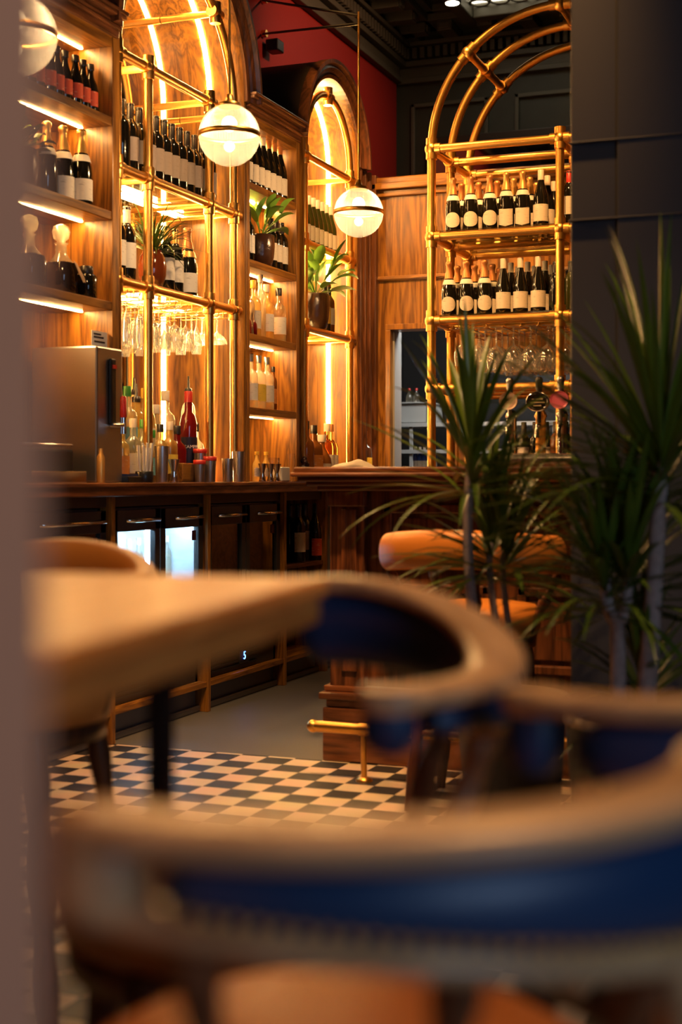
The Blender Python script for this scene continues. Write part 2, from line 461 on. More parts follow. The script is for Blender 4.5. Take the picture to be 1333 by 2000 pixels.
# ================================================================== back bar joinery
def shelf_bay(y0, y1, levels, name, label, lowest=CT):
    t = thing('shelf_unit', (XF, (y0 + y1) / 2, CT), label, 'shelf')
    part('back_panel', MB().box(XB - .02, XB, y0, y1, CT, SPR - .05), OAK, t)
    for yy in (y0, y1 - .04):
        part('side_panel', MB().box(XB - .02, XF, yy, yy + .04, CT, SPR - .05), OAK, t, bevel=.003)
    for z in levels:
        sb = part('shelf', MB().box(XB, XF - .004, y0 + .04, y1 - .04, z - .036, z), OAKY, t, bevel=.003)
        part('led_strip', MB().box(-3.060, -3.048, y0 + .06, y1 - .06, z - .0395, z - .036), LEDS, sb)
    part('top_panel', MB().box(XB - .02, XF - .004, y0 + .04, y1 - .04, SPR - .09, SPR - .05), OAKY, t)
    part('led_strip', MB().box(-3.060, -3.048, y0 + .06, y1 - .06, SPR - .0935, SPR - .09), LEDS, t)
    m = MB()
    for p, z0, z1 in ((.008, SPR - .05, SPR - .02), (.022, SPR - .02, SPR - .005), (.014, SPR - .005, SPR + .02), (.045, SPR + .02, SPR + .035), (.055, SPR + .035, SPR + .05)):
        m.box(XB - .02, XF + p, y0 - (.0 if p < .03 else .0), y1, z0, z1)
    part('cornice', m, DARKY, t, bevel=.004)
    return t
shelf_bay(4.25, 5.065, SH[:3], 'shelf_unit', 'oak open shelf unit of small beers and decanters, left of the large arch')
shelf_bay(6.307, 6.98, SH, 'shelf_unit', 'oak open shelf unit between the two arches, lit under each shelf')

def arch_niche(yl, yr, yc, label, trim_w, pil=None):
    R = (yr - yl) / 2
    t = thing('arch_niche', (XF, yc, CT), label, 'arch')
    N = 36
    # lining: jambs and barrel of the niche, with thickness
    rings = []
    path = [(yr, CT), (yr, 2.0)] + [(yc + R * cos(a), SPR + R * sin(a)) for a in [pi * i / N for i in range(N + 1)]] + [(yl, 2.0), (yl, CT)]
    def outw(p):
        y, z = p
        if z <= SPR: return (1 if y > yc else -1, 0)
        l = sqrt((y - yc) ** 2 + (z - SPR) ** 2); return ((y - yc) / l, (z - SPR) / l)
    th = .018
    rings = []
    for p in path:
        o = outw(p)
        rings.append([(XB, p[0], p[1]), (XF - .004, p[0], p[1]), (XF - .004, p[0] + o[0] * th, p[1] + o[1] * th), (XB, p[0] + o[0] * th, p[1] + o[1] * th)])
    part('lining', MB().loft(rings, smooth=False), OAK, t)
    # led line round the middle of the lining
    r2 = []
    for p in path:
        o = outw(p)
        q = (p[0] - o[0] * .005, p[1] - o[1] * .005)
        r2.append([(-3.119, p[0], p[1]), (-3.097, p[0], p[1]), (-3.097, q[0], q[1]), (-3.119, q[0], q[1])])
    part('led_strip', MB().loft(r2, smooth=False), LED, t)
    # mirror
    pts = [(XB + .004, y, z) for y, z in path]
    bk = [(XB - .01, y, z) for y, z in path]
    n = len(pts)
    m = MB(); m.add(pts + bk, [tuple(range(n))] + [tuple(range(2 * n - 1, n - 1, -1))] + [(i, (i + 1) % n, n + (i + 1) % n, n + i) for i in range(n)])
    part('mirror', m, MIRROR, t)
    # moulded front trim and the dark barrel running back to the wall
    m = MB()
    prof = [(0.0, .0), (0.0, .018), (.018, .026), (.028, .014), (.04, .03), (.055, .042), (.07, .036), (.08, .055), (trim_w, .055), (trim_w, .0)]
    rings = []
    for i in range(N + 1):
        a = pi * i / N
        rings.append([(XF - .004 + px, yc + (R + pr_) * cos(a), SPR + (R + pr_) * sin(a)) for pr_, px in prof])
    part('arch_trim', MB().loft(rings, smooth=False), DARKW, t)
    rings = []
    for i in range(N + 1):
        a = pi * i / N
        rings.append([(x, yc + (R + q) * cos(a), SPR + (R + q) * sin(a)) for x, q in ((XF - .004, .02), (XF - .004, trim_w - .006), (XR, trim_w - .006), (XR, .02))])
    part('barrel', MB().loft(rings, smooth=False), BLACKW, t)
    if pil:
        m = MB(); m.box(XB, XF - .004, yr + .018, pil, CT, SPR)
        for y0, y1, p in ((yr + .02, yr + .05, .014), (yr + .075, yr + .105, .022), (yr + .14, yr + .17, .028), (pil - .05, pil, .03)):
            m.box(XF - .01, XF + p, y0, y1, CT, SPR)
        part('pilaster', m, DARKW, t, bevel=.006)
    return t
arch_niche(Y2L, Y2R, Y2C, 'large arched oak niche with mirror back and glowing curved line, cut by the top edge', .10)
arch_niche(Y4L, Y4R, Y4C, 'smaller arched oak niche with mirror back, next to the red wall and end panelling', .10, YW)
# dark upper boards behind the cornices
m = MB(); m.box(XR, XB - .02, 4.0, YW, 0, SPR - .06)
struct('wall_backbar', m, BLACKW)

def brass_frame(yposts, spring, rails, rear, label, hoopR, yc, spa=(50.5, 90, 129.5)):
    t = thing('brass_shelving', (XT, yc, CT), label, 'rack')
    r = .0205
    yl, yr = yposts[0], yposts[-1]
    joints = []
    for y in yposts:
        part('post', MB().tube([(XT, y, CT), (XT, y, spring)], r, 14), BRASS, t)
        for z in rails: joints.append((XT, y, z))
    for z in rails:
        part('rail', MB().tube([(XT, yl - .03, z), (XT, yr + .03, z)], r, 14), BRASS, t)
        for y in yposts:
            part('spacer', MB().tube([(XT, y, z), (rear, y, z)], r * .85, 12), BRASS, t)
    hoop = [(XT, yc + hoopR * cos(pi * i / 40), spring + hoopR * sin(pi * i / 40)) for i in range(41)]
    part('hoop', MB().tube(hoop, r, 14), BRASS, t)
    for a in spa:
        p = (XT, yc + hoopR * cos(radians(a)), spring + hoopR * sin(radians(a)))
        part('spacer', MB().tube([p, (rear, p[1], p[2])], r * .85, 12), BRASS, t)
        joints.append(p)
    for p in joints:
        m = MB(); m.ball(p, r * 1.55, 14)
        m.lathe([(r * 1.28, -.05), (r * 1.34, -.045), (r * 1.34, .045), (r * 1.28, .05)], 14, p)
        m.tube([(p[0], p[1] - .045, p[2]), (p[0], p[1] + .045, p[2])], r * 1.3, 14)
        part('fitting', m, BRASS, t)
    for z in rails[1:]:
        part('led_strip', MB().box(-3.222, -3.212, yl + .02, yr - .02, z - .004, z + .006), LEDS, t)
        part('glass_shelf', MB().box(XB + .01, XT - .01, yl - .03, yr + .03, z + .012, z + .02), PANE, t)
    return t
brass_frame((5.106, 5.372, 5.96, 6.228), RAILS[0], RAILS, XB + .006, 'brass tube shelf frame standing in the large mirrored arch', .561, 5.667)
brass_frame((7.113, 7.813), 2.88, RAILS, XB + .006, 'brass tube shelf frame standing in the smaller arch', .35, 7.463, (90,))

# worktop and lower cabinets
m = MB(); m.box(XB, -2.86, 3.6, YW, CT - .055, CT - .004); m.box(XB, -2.852, 3.6, YW, CT - .02, CT)
solo('back_worktop', m, DARKY, (-3.0, 6, CT - .055), 'long dark wood worktop running under the lit back bar shelves', 'counter', bevel=.005)
t = thing('under_counter_cabinet', (-2.93, 6.2, 0), 'dark wood under-counter carcass holding the fridges and lower bottles', 'cabinet')
for y in (3.75, 5.04, 5.91, 6.80, 7.38, 8.1):
    part('upright', MB().box(XB, -2.925, y - .015, y + .015, .0, CT - .055), OAK, t, bevel=.002)
part('back_panel', MB().box(XB - .02, XB, 3.6, YW, 0, CT - .055), BLACKW, t)
part('bottom_rail', MB().box(XB, -2.93, 3.6, YW, .115, .14), OAKY, t, bevel=.002)
m = MB(); m.box(XB, -2.99, 3.6, YW, 0, .113)
m.box(-2.99, -2.965, 3.6, YW, 0, .03)
part('toe_kick', m, plain('grey_vinyl_cove', (.12, .11, .10), .4), t, bevel=.008)
part('shelf', MB().box(XB, -2.94, 6.815, 7.365, .60, .62), DARKY, t)
part('fascia', MB().box(-3.0, -2.95, 3.6, YW, CT - .1, CT - .055), BLACKW, t)

# fridges
def text_mesh(body, size, mat, name, parent, origin, ex, ey, depth=.001):
    """raised lettering as a mesh; ex = reading direction, ey = up"""
    cu = bpy.data.curves.new(name, 'FONT'); cu.body = body; cu.size = size; cu.extrude = depth; cu.align_x = 'CENTER'; cu.align_y = 'CENTER'
    tmp = bpy.data.objects.new(name + '_t', cu)
    COL.objects.link(tmp); dg = bpy.context.evaluated_depsgraph_get(); dg.update()
    me = bpy.data.meshes.new_from_object(tmp.evaluated_get(dg))
    bpy.data.objects.remove(tmp); bpy.data.curves.remove(cu)
    me.materials.clear(); me.materials.append(mat)
    ex = Vector(ex).normalized(); ey = Vector(ey).normalized(); ez = ex.cross(ey)
    M = Matrix(((ex.x, ey.x, ez.x, 0), (ex.y, ey.y, ez.y, 0), (ex.z, ey.z, ez.z, 0), (0, 0, 0, 1)))
    me.transform(Matrix.Translation(Vector(origin) - world_loc(parent)) @ M)
    o = bpy.data.objects.new(name, me); COL.objects.link(o); o.parent = parent
    return o
FRIDGE = plain('fridge_dark_grey', (.022, .023, .025), .4)
FRIN = plain('fridge_white_lining', (.72, .80, .88), .5)
def fridge(y0, y1, lit, label):
    t = thing('bottle_fridge', (-2.95, (y0 + y1) / 2, .14), label, 'fridge')
    z0, z1 = .14, .955
    m = MB(); m.box(XB + .01, XB + .03, y0, y1, z0, z1)
    for a, b_ in ((y0, y0 + .025), (y1 - .025, y1)): m.box(XB + .01, -2.975, a, b_, z0, z1)
    m.box(XB + .01, -2.975, y0, y1, z1 - .06, z1); m.box(XB + .01, -2.975, y0, y1, z0, z0 + .13)
    part('cabinet_body', m, FRIDGE, t, bevel=.002)
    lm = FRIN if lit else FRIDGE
    m = MB(); m.box(XB + .03, XB + .035, y0 + .025, y1 - .025, z0 + .13, z1 - .06)
    if lit:
        for a, b_ in ((y0 + .025, y0 + .03), (y1 - .03, y1 - .025)): m.box(XB + .035, -2.98, a, b_, z0 + .13, z1 - .06)
    part('lining', m, lm, t)
    part('wire_shelf', MB().box(XB + .04, -3.0, y0 + .03, y1 - .03, .57, .578), CHROME if lit else FRIDGE, t)
    part('floor_tray', MB().box(XB + .04, -3.0, y0 + .03, y1 - .03, z0 + .13, z0 + .14), lm, t)
    if lit:
        ym = (y0 + y1) / 2
        part('light_tube', MB().box(-3.02, -2.98, y0 + .04, y1 - .04, z1 - .085, z1 - .065), COOL, t)
        part('light_tube', MB().box(-3.005, -2.98, ym - .03, ym + .03, z0 + .2, z1 - .09), COOL, t)
    ym = (y0 + y1) / 2
    for a, b_ in ((y0 + .004, ym - .003), (ym + .003, y1 - .004)):
        d = MB(); fw = .045
        zb, zt = z0 + .125, z1 - .008
        for yy0, yy1, za, zc in ((a, a + fw, zb, zt), (b_ - fw, b_, zb, zt), (a, b_, zb, zb + fw), (a, b_, zt - .09, zt)):
            d.box(-2.972, -2.945, yy0, yy1, za, zc)
        dr = part('door', d, FRIDGE, t, bevel=.003)
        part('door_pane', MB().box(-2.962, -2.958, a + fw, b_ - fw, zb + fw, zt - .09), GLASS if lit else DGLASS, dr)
        h0, h1 = (a + .14, b_ - .05) if a > ym else (a + .12, b_ - .05)
        hm = MB(); zh = zt - .045
        hm.tube([(-2.945, h0, zh), (-2.915, h0 + .012, zh), (-2.912, (h0 + h1) / 2, zh), (-2.915, h1 - .012, zh), (-2.945, h1, zh)], .009, 10)
        part('handle', hm, CHROME, dr)
    g = MB()
    for i in range(5): g.box(-2.972, -2.962, y0 + .03, y1 - .25, z0 + .02 + i * .02, z0 + .03 + i * .02)
    part('grille', g, BPLAS, t)
    dp = part('display', MB().box(-2.975, -2.955, ym - .05, ym + .06, z0 + .03, z0 + .1), BPLAS, t, bevel=.003)
    text_mesh('5', .055, BLUE, 'display_digit', dp, (-2.9545, ym + .005, z0 + .065), (0, 1, 0), (0, 0, 1))
    s_ = part('sticker', MB().box(-2.957, -2.9555, y1 - .095, y1 - .055, z1 - .16, z1 - .115), plain('dark_sticker', (.12, .03, .03), .5), t)
    return t
fridge(3.77, 5.02, False, 'dark two-door bottle fridge at the near end under the worktop')
fridge(5.06, 5.89, True, 'two-door bottle fridge glowing cold blue-white under the worktop')
fridge(5.93, 6.78, False, 'unlit two-door bottle fridge right of the glowing one')
solo('steel_cabinet', MB().box(XB + .02, -2.98, 7.42, 8.05, .16, .98), plain('grey_green_enamel', (.10, .12, .11), .3), (-3.1, 7.7, .16), 'grey green enamelled cabinet at the far end of the under-counter row', 'cabinet', bevel=.01)

# ================================================================== bottles
BOT = {
 'bordeaux': dict(p=[(.034, 0), (.037, .004), (.037, .185), (.034, .205), (.022, .222), (.0145, .236), (.0135, .285), (.0155, .287), (.0155, .298), (.012, .30)], cap=(.232, .301, .0155), lab=(.055, .155), r=.037),
 'slope':    dict(p=[(.038, 0), (.041, .004), (.041, .135), (.038, .16), (.028, .20), (.018, .235), (.0145, .262), (.0145, .296), (.012, .30)], cap=(.235, .302, .0165), lab=(.025, .115), r=.041),
 'sparkling': dict(p=[(.040, 0), (.0435, .005), (.0435, .125), (.041, .155), (.031, .195), (.020, .23), (.0155, .26), (.015, .285), (.0175, .288), (.0175, .30), (.010, .306)], cap=(.205, .308, .019), lab=(.02, .105), r=.0435),
 'beer':     dict(p=[(.028, 0), (.0305, .004), (.0305, .105), (.027, .125), (.016, .15), (.0125, .17), (.0125, .192), (.0145, .195), (.0145, .205), (.012, .207)], cap=(.185, .209, .0155), lab=(.035, .095), r=.0305),
 'spirit':   dict(p=[(.036, 0), (.039, .005), (.039, .165), (.035, .185), (.020, .20), (.0145, .21), (.0145, .262), (.012, .264)], cap=(.245, .285, .0165), lab=(.04, .13), r=.039),
 'square':   dict(p=[(.036, 0), (.038, .004), (.038, .15), (.034, .172), (.018, .19), (.014, .20), (.014, .245), (.012, .247)], cap=(.228, .268, .0175), lab=(.035, .125), r=.038, sq=.35),
 'squat':    dict(p=[(.042, 0), (.048, .006), (.050, .07), (.046, .11), (.028, .145), (.017, .165), (.015, .20), (.012, .202)], cap=(.19, .225, .020), lab=(.02, .085), r=.049),
 'slim':     dict(p=[(.026, 0), (.029, .004), (.029, .21), (.024, .235), (.014, .25), (.0125, .30), (.012, .302)], cap=(.285, .325, .0145), lab=(.05, .16), r=.029),
}
CACHE = {}
def lathe_mesh(key, prof, n, mat, sq=0.0):
    if key not in CACHE:
        CACHE[key] = MB().lathe(prof, n, sq=sq).mesh(key[0] if isinstance(key, tuple) else key, mat)
    return CACHE[key]
def label_mesh(kind, mat, shape, span):
    key = ('paper_label', kind, mat.name, shape, span)
    if key in CACHE: return CACHE[key]
    b = BOT[kind]; z0, z1 = b['lab']; r = b['r'] + .0009; K = 18
    m = MB(); V = []
    sq = b.get('sq', 0)
    for i in range(K + 1):
        t = -1 + 2 * i / K
        a = -pi / 2 + t * radians(span)
        if shape == 'oval':
            hh = sqrt(max(.02, 1 - t * t)); zc = (z0 + z1) / 2; lo, hi = zc - hh * (z1 - z0) / 2, zc + hh * (z1 - z0) / 2
        elif shape == 'shield':
            lo, hi = z0 - .012 * (1 - abs(t)), z1 - .004 * (1 - abs(t))
        else: lo, hi = z0, z1
        q = 1.0
        if sq:
            e = 2 + 6 * sq; q = (abs(cos(a)) ** e + abs(sin(a)) ** e) ** (-1 / e)
        V += [(r * q * cos(a), r * q * sin(a), lo), (r * q * cos(a), r * q * sin(a), hi)]
    m.add(V, [(2 * i, 2 * i + 2, 2 * i + 3, 2 * i + 1) for i in range(K)], True)
    # inner skin so that the paper has a thickness
    off = [(p[0] * .99, p[1] * .99, p[2]) for p in V]
    m.add(off, [(2 * i + 1, 2 * i + 3, 2 * i + 2, 2 * i) for i in range(K)], True)
    CACHE[key] = m.mesh('paper_label', mat)
    return CACHE[key]
def bottle(kind, loc, rz, glass, cap, lab, label, group=None, name='wine_bottle', shape='rect', span=75, sc=1.0, collar=None, pour=False, neck_lab=None, szz=1.0):
    b = BOT[kind]
    o = bpy.data.objects.new(name, lathe_mesh((name, kind, glass.name), b['p'], 24, glass, b.get('sq', 0)))
    COL.objects.link(o); o.location = loc; o.rotation_euler = (0, 0, rz); o.scale = (sc, sc, sc * szz)
    tag(o, label, 'bottle', group)
    def kid(nm, me):
        k = bpy.data.objects.new(nm, me); COL.objects.link(k); k.parent = o
        return k
    if cap is not None:
        z0, z1, r = b['cap']
        if pour:
            prof = [(r, z0), (r, z0 + .02), (.006, z0 + .024), (.004, z1 + .03), (.0025, z1 + .032)]
            kid('pourer', lathe_mesh(('pourer', kind, cap.name), prof, 14, cap))
        elif kind == 'sparkling':
            prof = [(.0285, z0 - .006), (.0215, z0 + .03), (.0165, .255), (.016, .284), (.0192, .288), (.0192, .302), (.012, z1), (.003, z1 + .001)]
            kid('foil', lathe_mesh(('foil', kind, cap.name), prof, 20, cap))
        else:
            prof = [(r, z0), (r, z1 - .002), (r - .002, z1)]
            kid('cap', lathe_mesh(('cap', kind, cap.name), prof, 18, cap))
    if collar is not None:
        prof = [(.0392, .1745), (.0345, .190), (.0300, .2015), (.0290, .2025)] if kind == 'sparkling' else [(b['r'] + .001, .1), (b['r'] + .001, .12)]
        kid('collar_label', lathe_mesh(('collar', kind, collar.name), prof, 20, collar))
    if lab is not None: kid('paper_label', label_mesh(kind, lab, shape, span))
    return o
RX = pi / 2                 # labels to the aisle
RV = radians(62)            # labels turned a little to the camera
def row_y(kind, ys, x, z, glass, cap, lab, text, group, ordw, **kw):
    for i, y in enumerate(ys):
        bottle(kind, (x + random.uniform(-.004, .004), y, z), RX - .45 + random.uniform(-.06, .06), glass, cap, lab, text % ORD[i + 1], group, **kw)

ZS = [z + .0005 for z in SH]; ZR = [z + .0205 for z in RAILS]
# --- left unit
for i in range(11):
    pale = i in (0, 1, 2)
    bottle('beer', (-3.0 + .004 * (i % 3), 4.985 - i * .064, ZS[0]), RX - .4, BGLASS, WCAP if pale else DCAP, GREYL if pale else REDL,
           ('small beer bottle with %s, %s from the right on the top shelf of the left unit' % ('pale neck and grey label' if i > 7 else 'dark cap and red label', ORD[i + 1])) if i < 8 else
           'small pale-necked beer bottle, %s from the right on the top shelf of the left unit' % ORD[i + 1], 'small beers on the left unit', 'beer_bottle', sc=1.0) if False else \
    bottle('beer', (-3.0 + .004 * (i % 3), 4.985 - i * .064, ZS[0]), RX - .4, BGLASS, WCAP if i > 7 else DCAP, GREYL if i > 7 else REDL,
           'small beer bottle with %s, %s from the right on the left top shelf' % ('pale neck' if i > 7 else 'red label', ORD[i + 1]), 'small beers on the left unit', 'beer_bottle')
for i, (y, x) in enumerate(((4.90, -2.99), (4.83, -3.03), (4.745, -3.05))):
    bottle('sparkling', (x, y, ZS[1]), RX - .5, BGLASS, GOLDF, WHITE if i < 2 else None, ['white-labelled gold-foiled sparkling wine, right one of three in the left unit', 'middle gold-foiled sparkling wine bottle of the three in the left unit', 'gold-foiled sparkling wine at the left of the three in the left unit'][i],
           'sparkling wines in the left unit', 'sparkling_wine_bottle', collar=WHITE)
def decanter(loc, label, tag_on):
    t = thing('decanter', loc, label, 'decanter', 'glass-stoppered decanters')
    m = MB().lathe([(.05, 0), (.056, .006), (.058, .10), (.05, .128)], 24, loc, sq=.25)
    part('neck', MB().lathe([(.05, .128), (.03, .15), (.022, .165), (.021, .2), (.028, .206)], 24, loc, caps=False), CLEARG, t)
    part('vessel', m, plain('dark_liquor', (.02, .010, .006), .06, spec=.7), t)
    st = MB().lathe([(.017, .2), (.017, .215), (.03, .225), (.036, .25), (.03, .272), (.008, .28)], 18, loc)
    part('stopper', st, CLEARG, t)
    if tag_on:
        x, y, z = loc
        m = MB(); a = [(x + .062, y - .01, z + .135), (x + .05, y + .035, z + .13), (x + .066, y + .085, z + .06), (x + .076, y + .04, z + .055)]
        m.add(a + [(p[0] - .002, p[1], p[2]) for p in a], [(0, 1, 2, 3), (7, 6, 5, 4), (0, 4, 5, 1), (1, 5, 6, 2), (2, 6, 7, 3), (3, 7, 4, 0)])
        part('tag', m, plain('kraft_card', (.45, .28, .15), .7), t)
    return t
decanter((-3.02, 4.80, ZS[2]), 'dark decanter with faceted glass stopper and a hanging card tag', True)
decanter((-3.02, 4.58, ZS[2]), 'glass-stoppered decanter half hidden by the near brown pillar', False)
t = thing('spirit_flask', (-2.97, 4.905, ZS[2]), 'short dark square flask with black cap beside the tagged decanter', 'bottle')
part('flask_body', MB().lathe([(.033, 0), (.036, .004), (.036, .085), (.03, .095)], 20, (-2.97, 4.905, ZS[2]), sq=.4), BGLASS, t)
part('cap', MB().lathe([(.026, .095), (.027, .097), (.027, .125), (.024, .128)], 20, (-2.97, 4.905, ZS[2])), DCAP, t)

def leaf(m, base, direction, length, width, droop, n=7, fold=.25, twist=0.0):
    """one blade: a folded strip that bends down along its length"""
    d = Vector(direction).normalized(); p = Vector(base)
    side = d.cross(Vector((0, 0, 1)))
    side = side.normalized() if side.length > .05 else Vector((cos(twist), sin(twist), 0))
    L, Cc, R_ = [], [], []
    st = length / n
    for i in range(n + 1):
        t = i / n
        wd = width * (sin(pi * min(1, .12 + t * .88)) ** .8) if t < 1 else .0004
        up = side.cross(d).normalized()
        L.append(p + side * wd * .5 + up * wd * fold); Cc.append(p.copy()); R_.append(p - side * wd * .5 + up * wd * fold)
        d = (d + Vector((0, 0, -droop * (t + .15) * 2 / n))).normalized()
        p = p + d * st
    V = []
    for i in range(n + 1): V += [L[i], Cc[i], R_[i]]
    Fc = []
    for i in range(n):
        Fc += [(3 * i, 3 * i + 1, 3 * i + 4, 3 * i + 3), (3 * i + 1, 3 * i + 2, 3 * i + 5, 3 * i + 4)]
    m.add(V, Fc, True)
POTB = None
def pot_plant(loc, label, pot_mat, potprof, leafmat, style, nleaf, lsize, seed, name='potted_plant', group=None):
    rnd = random.Random(seed)
    t = thing(name, loc, label, 'plant', group)
    m = MB().lathe(potprof, 28, loc)
    part('pot', m, pot_mat, t)
    zt = max(z for r, z in potprof)
    part('soil', MB().lathe([(.002, zt - .012), (potprof[-1][0] * .9, zt - .014)], 20, loc, caps=False), SOIL, t)
    f = MB(); base = Vector(loc) + Vector((0, 0, zt - .012))
    stems = MB()
    for i in range(nleaf):
        a = rnd.uniform(0, 2 * pi); el = rnd.uniform(.2, 1.25)
        d = Vector((cos(a) * cos(el), sin(a) * cos(el), sin(el)))
        if d.x < 0: d.x *= .35
        if style == 'fern':
            leaf(f, base + Vector((rnd.uniform(-.015, .015), rnd.uniform(-.015, .015), 0)), d, lsize * rnd.uniform(.7, 1.2), .009, rnd.uniform(.5, 1.4), 8)
        else:
            tip = base + d * lsize * rnd.uniform(.45, 1.1)
            stems.tube([base + d * .01, base + d * lsize * .3 + Vector((0, 0, .01)), tip], .0022, 6)
            leaf(f, tip, (d + Vector((rnd.uniform(-.4, .4), rnd.uniform(-.4, .4), -.1))), lsize * rnd.uniform(.55, .85), lsize * rnd.uniform(.24, .36), rnd.uniform(.3, 1.0), 7)
    part('foliage', f, leafmat, t)
    if style != 'fern': part('stem', stems, leafmat, t)
    return t
DIMPLE = plain('dark_dimpled_ceramic', (.055, .022, .012), .22, spec=.6, bump=1.0, bscale=55)
AMBERP = plain('amber_glazed_vase', (.16, .03, .008), .10, spec=.7, bump=.5, bscale=30)
vase = [(.03, 0), (.045, .006), (.062, .06), (.064, .10), (.055, .145), (.042, .165), (.045, .172)]
tub = [(.045, 0), (.058, .006), (.068, .05), (.072, .10), (.070, .155), (.066, .16)]
pot_plant((-3.05, 4.56, ZS[1]), 'trailing plant in dark pot on the left unit, half behind the near pillar', DIMPLE, tub, LEAF, 'broad', 22, .11, 3)
# --- big arch
ys = [5.135 + .0755 * i for i in range(14)]
k = 0
for y in ys:
    if abs(y - 5.372) < .0 : continue
    k += 1
    first = y < 5.36
    bottle('bordeaux', (-3.03, y, ZR[1]), RX - .5, BGLASS, DCAP, None if first else GREYL,
           'dark wine bottle with %s, %s from the left on the upper brass shelf' % ('no label showing' if first else 'grey label', ORD[k]), 'dark wines on the upper shelf of the large arch', sc=1.02)
for i, y in enumerate((5.15, 5.245, 5.33)):
    bottle('bordeaux', (-3.03, y, ZR[2]), RX - .55, BGLASS, WCAP if i else DCAP, WHITE, ['tall-labelled wine bottle touching the left jamb on the lower brass shelf', 'white-labelled pale-capped wine bottle left of the brass post, lower shelf', 'white-labelled wine bottle half behind the brass post, lower shelf'][i], 'white-labelled wines in the large arch', sc=1.08)
fern = pot_plant((-3.035, 5.565, ZR[2]), 'feathery fern in a round amber glazed vase on the brass shelf', AMBERP, vase, LEAF, 'fern', 110, .22, 5)
for i, y in enumerate((5.69, 5.775)):
    bottle('bordeaux', (-3.03, y, ZR[2]), RX - .55, BGLASS, GOLDF, WHITE, ['white-labelled wine bottle just right of the amber vase', 'white-labelled wine bottle beside the copper-foiled sparkling wine'][i], 'white-labelled wines in the large arch', sc=1.0)
bottle('sparkling', (-3.02, 5.875, ZR[2]), RX - .5, BGLASS, COPF, WHITE, 'sparkling wine bottle with tall copper foil at the right end of the brass shelf', None, 'sparkling_wine_bottle', sc=1.05, collar=GOLDF)

# hanging glassware
GL = {
 'wine': [(.034, 0), (.033, -.002), (.006, -.006), (.0036, -.012), (.0034, -.075), (.006, -.085), (.024, -.098), (.037, -.122), (.040, -.145), (.037, -.175), (.032, -.195)],
 'flute': [(.030, 0), (.029, -.002), (.006, -.006), (.0036, -.012), (.0034, -.07), (.008, -.082), (.019, -.11), (.024, -.15), (.022, -.20)],
 'coupe': [(.032, 0), (.031, -.002), (.006, -.006), (.0036, -.012), (.0034, -.075), (.012, -.085), (.035, -.10), (.048, -.125), (.049, -.135)],
 'balloon': [(.038, 0), (.037, -.002), (.006, -.006), (.004, -.012), (.0038, -.09), (.008, -.098), (.032, -.115), (.049, -.15), (.052, -.175), (.047, -.21), (.041, -.23)],
}
def hang_glass(kind, loc, label, group):
    key = ('stemware', kind)
    if key not in CACHE:
        CACHE[key] = MB().lathe(GL[kind], 20, caps=False).mesh('stem_glass', GOBLET)
    o = bpy.data.objects.new('stem_glass', CACHE[key]); COL.objects.link(o); o.location = loc; o.rotation_euler = (0, 0, random.uniform(0, 6))
    return tag(o, label, 'glass', group)
zh = RAILS[2] - .035
t = thing('glass_rack', (-3.08, Y2C, RAILS[2] - .02), 'brass wire rack for stemware under the lower shelf of the large arch', 'rack')
for i in range(11):
    y = 5.12 + i * .109
    m = MB(); m.tube([(XB + .02, y, zh - .006), (-2.975, y, zh - .006), (-2.968, y, zh + .012)], .003, 8); m.tube([(-3.0, y, zh - .006), (-3.0, y, RAILS[2] + .012)], .0025, 6); m.tube([(-3.2, y, zh - .006), (-3.2, y, RAILS[2] + .012)], .0025, 6)
    part('wire', m, BRASS, t)
for c in range(10):
    y = 5.175 + c * .109
    kind = 'flute' if c < 3 else ('wine' if c < 7 else ('flute' if c < 8 else 'coupe'))
    kw = {'flute': 'slim flute glass', 'wine': 'wine glass', 'coupe': 'wide coupe glass'}[kind]
    for r_ in range(3):
        if kind == 'coupe' and r_ == 2: continue
        hang_glass(kind, (-3.005 - r_ * .082, y, zh), '%s hanging in the large arch, %s file from the left, %s' % (kw, ORD[c + 1], ['front row', 'second row', 'back row'][r_]), 'stemware hanging in the large arch')

# --- middle unit
for i in range(8):
    y = 6.365 + .0725 * i
    bottle('slope', (-2.99, y, ZS[0]), RX - .5, BGLASS, COPF if i > 4 else WCAP, CREAM, 'cream-labelled wine with %s cap, %s from left, top shelf of middle unit' % ('copper' if i > 4 else 'pale', ORD[i + 1]), 'cream-labelled wines on the middle unit', sc=.98)
for i, (y, x) in enumerate(((6.37, -2.99), (6.435, -2.995), (6.50, -3.0), (6.76, -2.99), (6.83, -2.99), (6.9, -2.99))):
    bottle('bordeaux', (x, y, ZS[1]), RX - .5, BGLASS, DCAP, CREAM if i > 2 else WHITE, 'dark capped wine bottle, %s of the potted plant on the middle unit' % ['third to the left', 'second to the left', 'first to the left', 'first to the right', 'second to the right', 'third to the right'][i], 'dark wines beside the plant on the middle unit', sc=.9)
pot_plant((-2.985, 6.62, ZS[1]), 'bright broad-leaved plant in a dark dimpled pot on the middle unit', DIMPLE, tub, LEAFB, 'broad', 16, .17, 11)
sp = [('spirit', 6.36, CLEARG, WCAP, WHITE, 'clear spirit bottle at the left end of the third shelf, middle unit'), ('square', 6.45, CLEARG, WCAP, None, 'square clear bottle without label, second on the third shelf'), ('spirit', 6.54, PALEG, YCAP, CREAM, 'pale gold spirit bottle with yellow cap on the third shelf'), ('slim', 6.625, CLEARG, WCAP, None, 'tall slim clear bottle in the middle of the third shelf'), ('spirit', 6.70, PALEG, WCAP, WHITE, 'pale gold spirit bottle right of the tall slim one'), ('spirit', 6.86, CLEARG, DCAP, WHITE, 'clear spirit bottle with dark cap standing apart at right, third shelf')]
for kd, y, g, cp, lb, tx in sp:
    bottle(kd, (-2.99, y, ZS[2]), RX - .5, g, cp, lb, tx, None, 'spirit_bottle', sc=1.0)
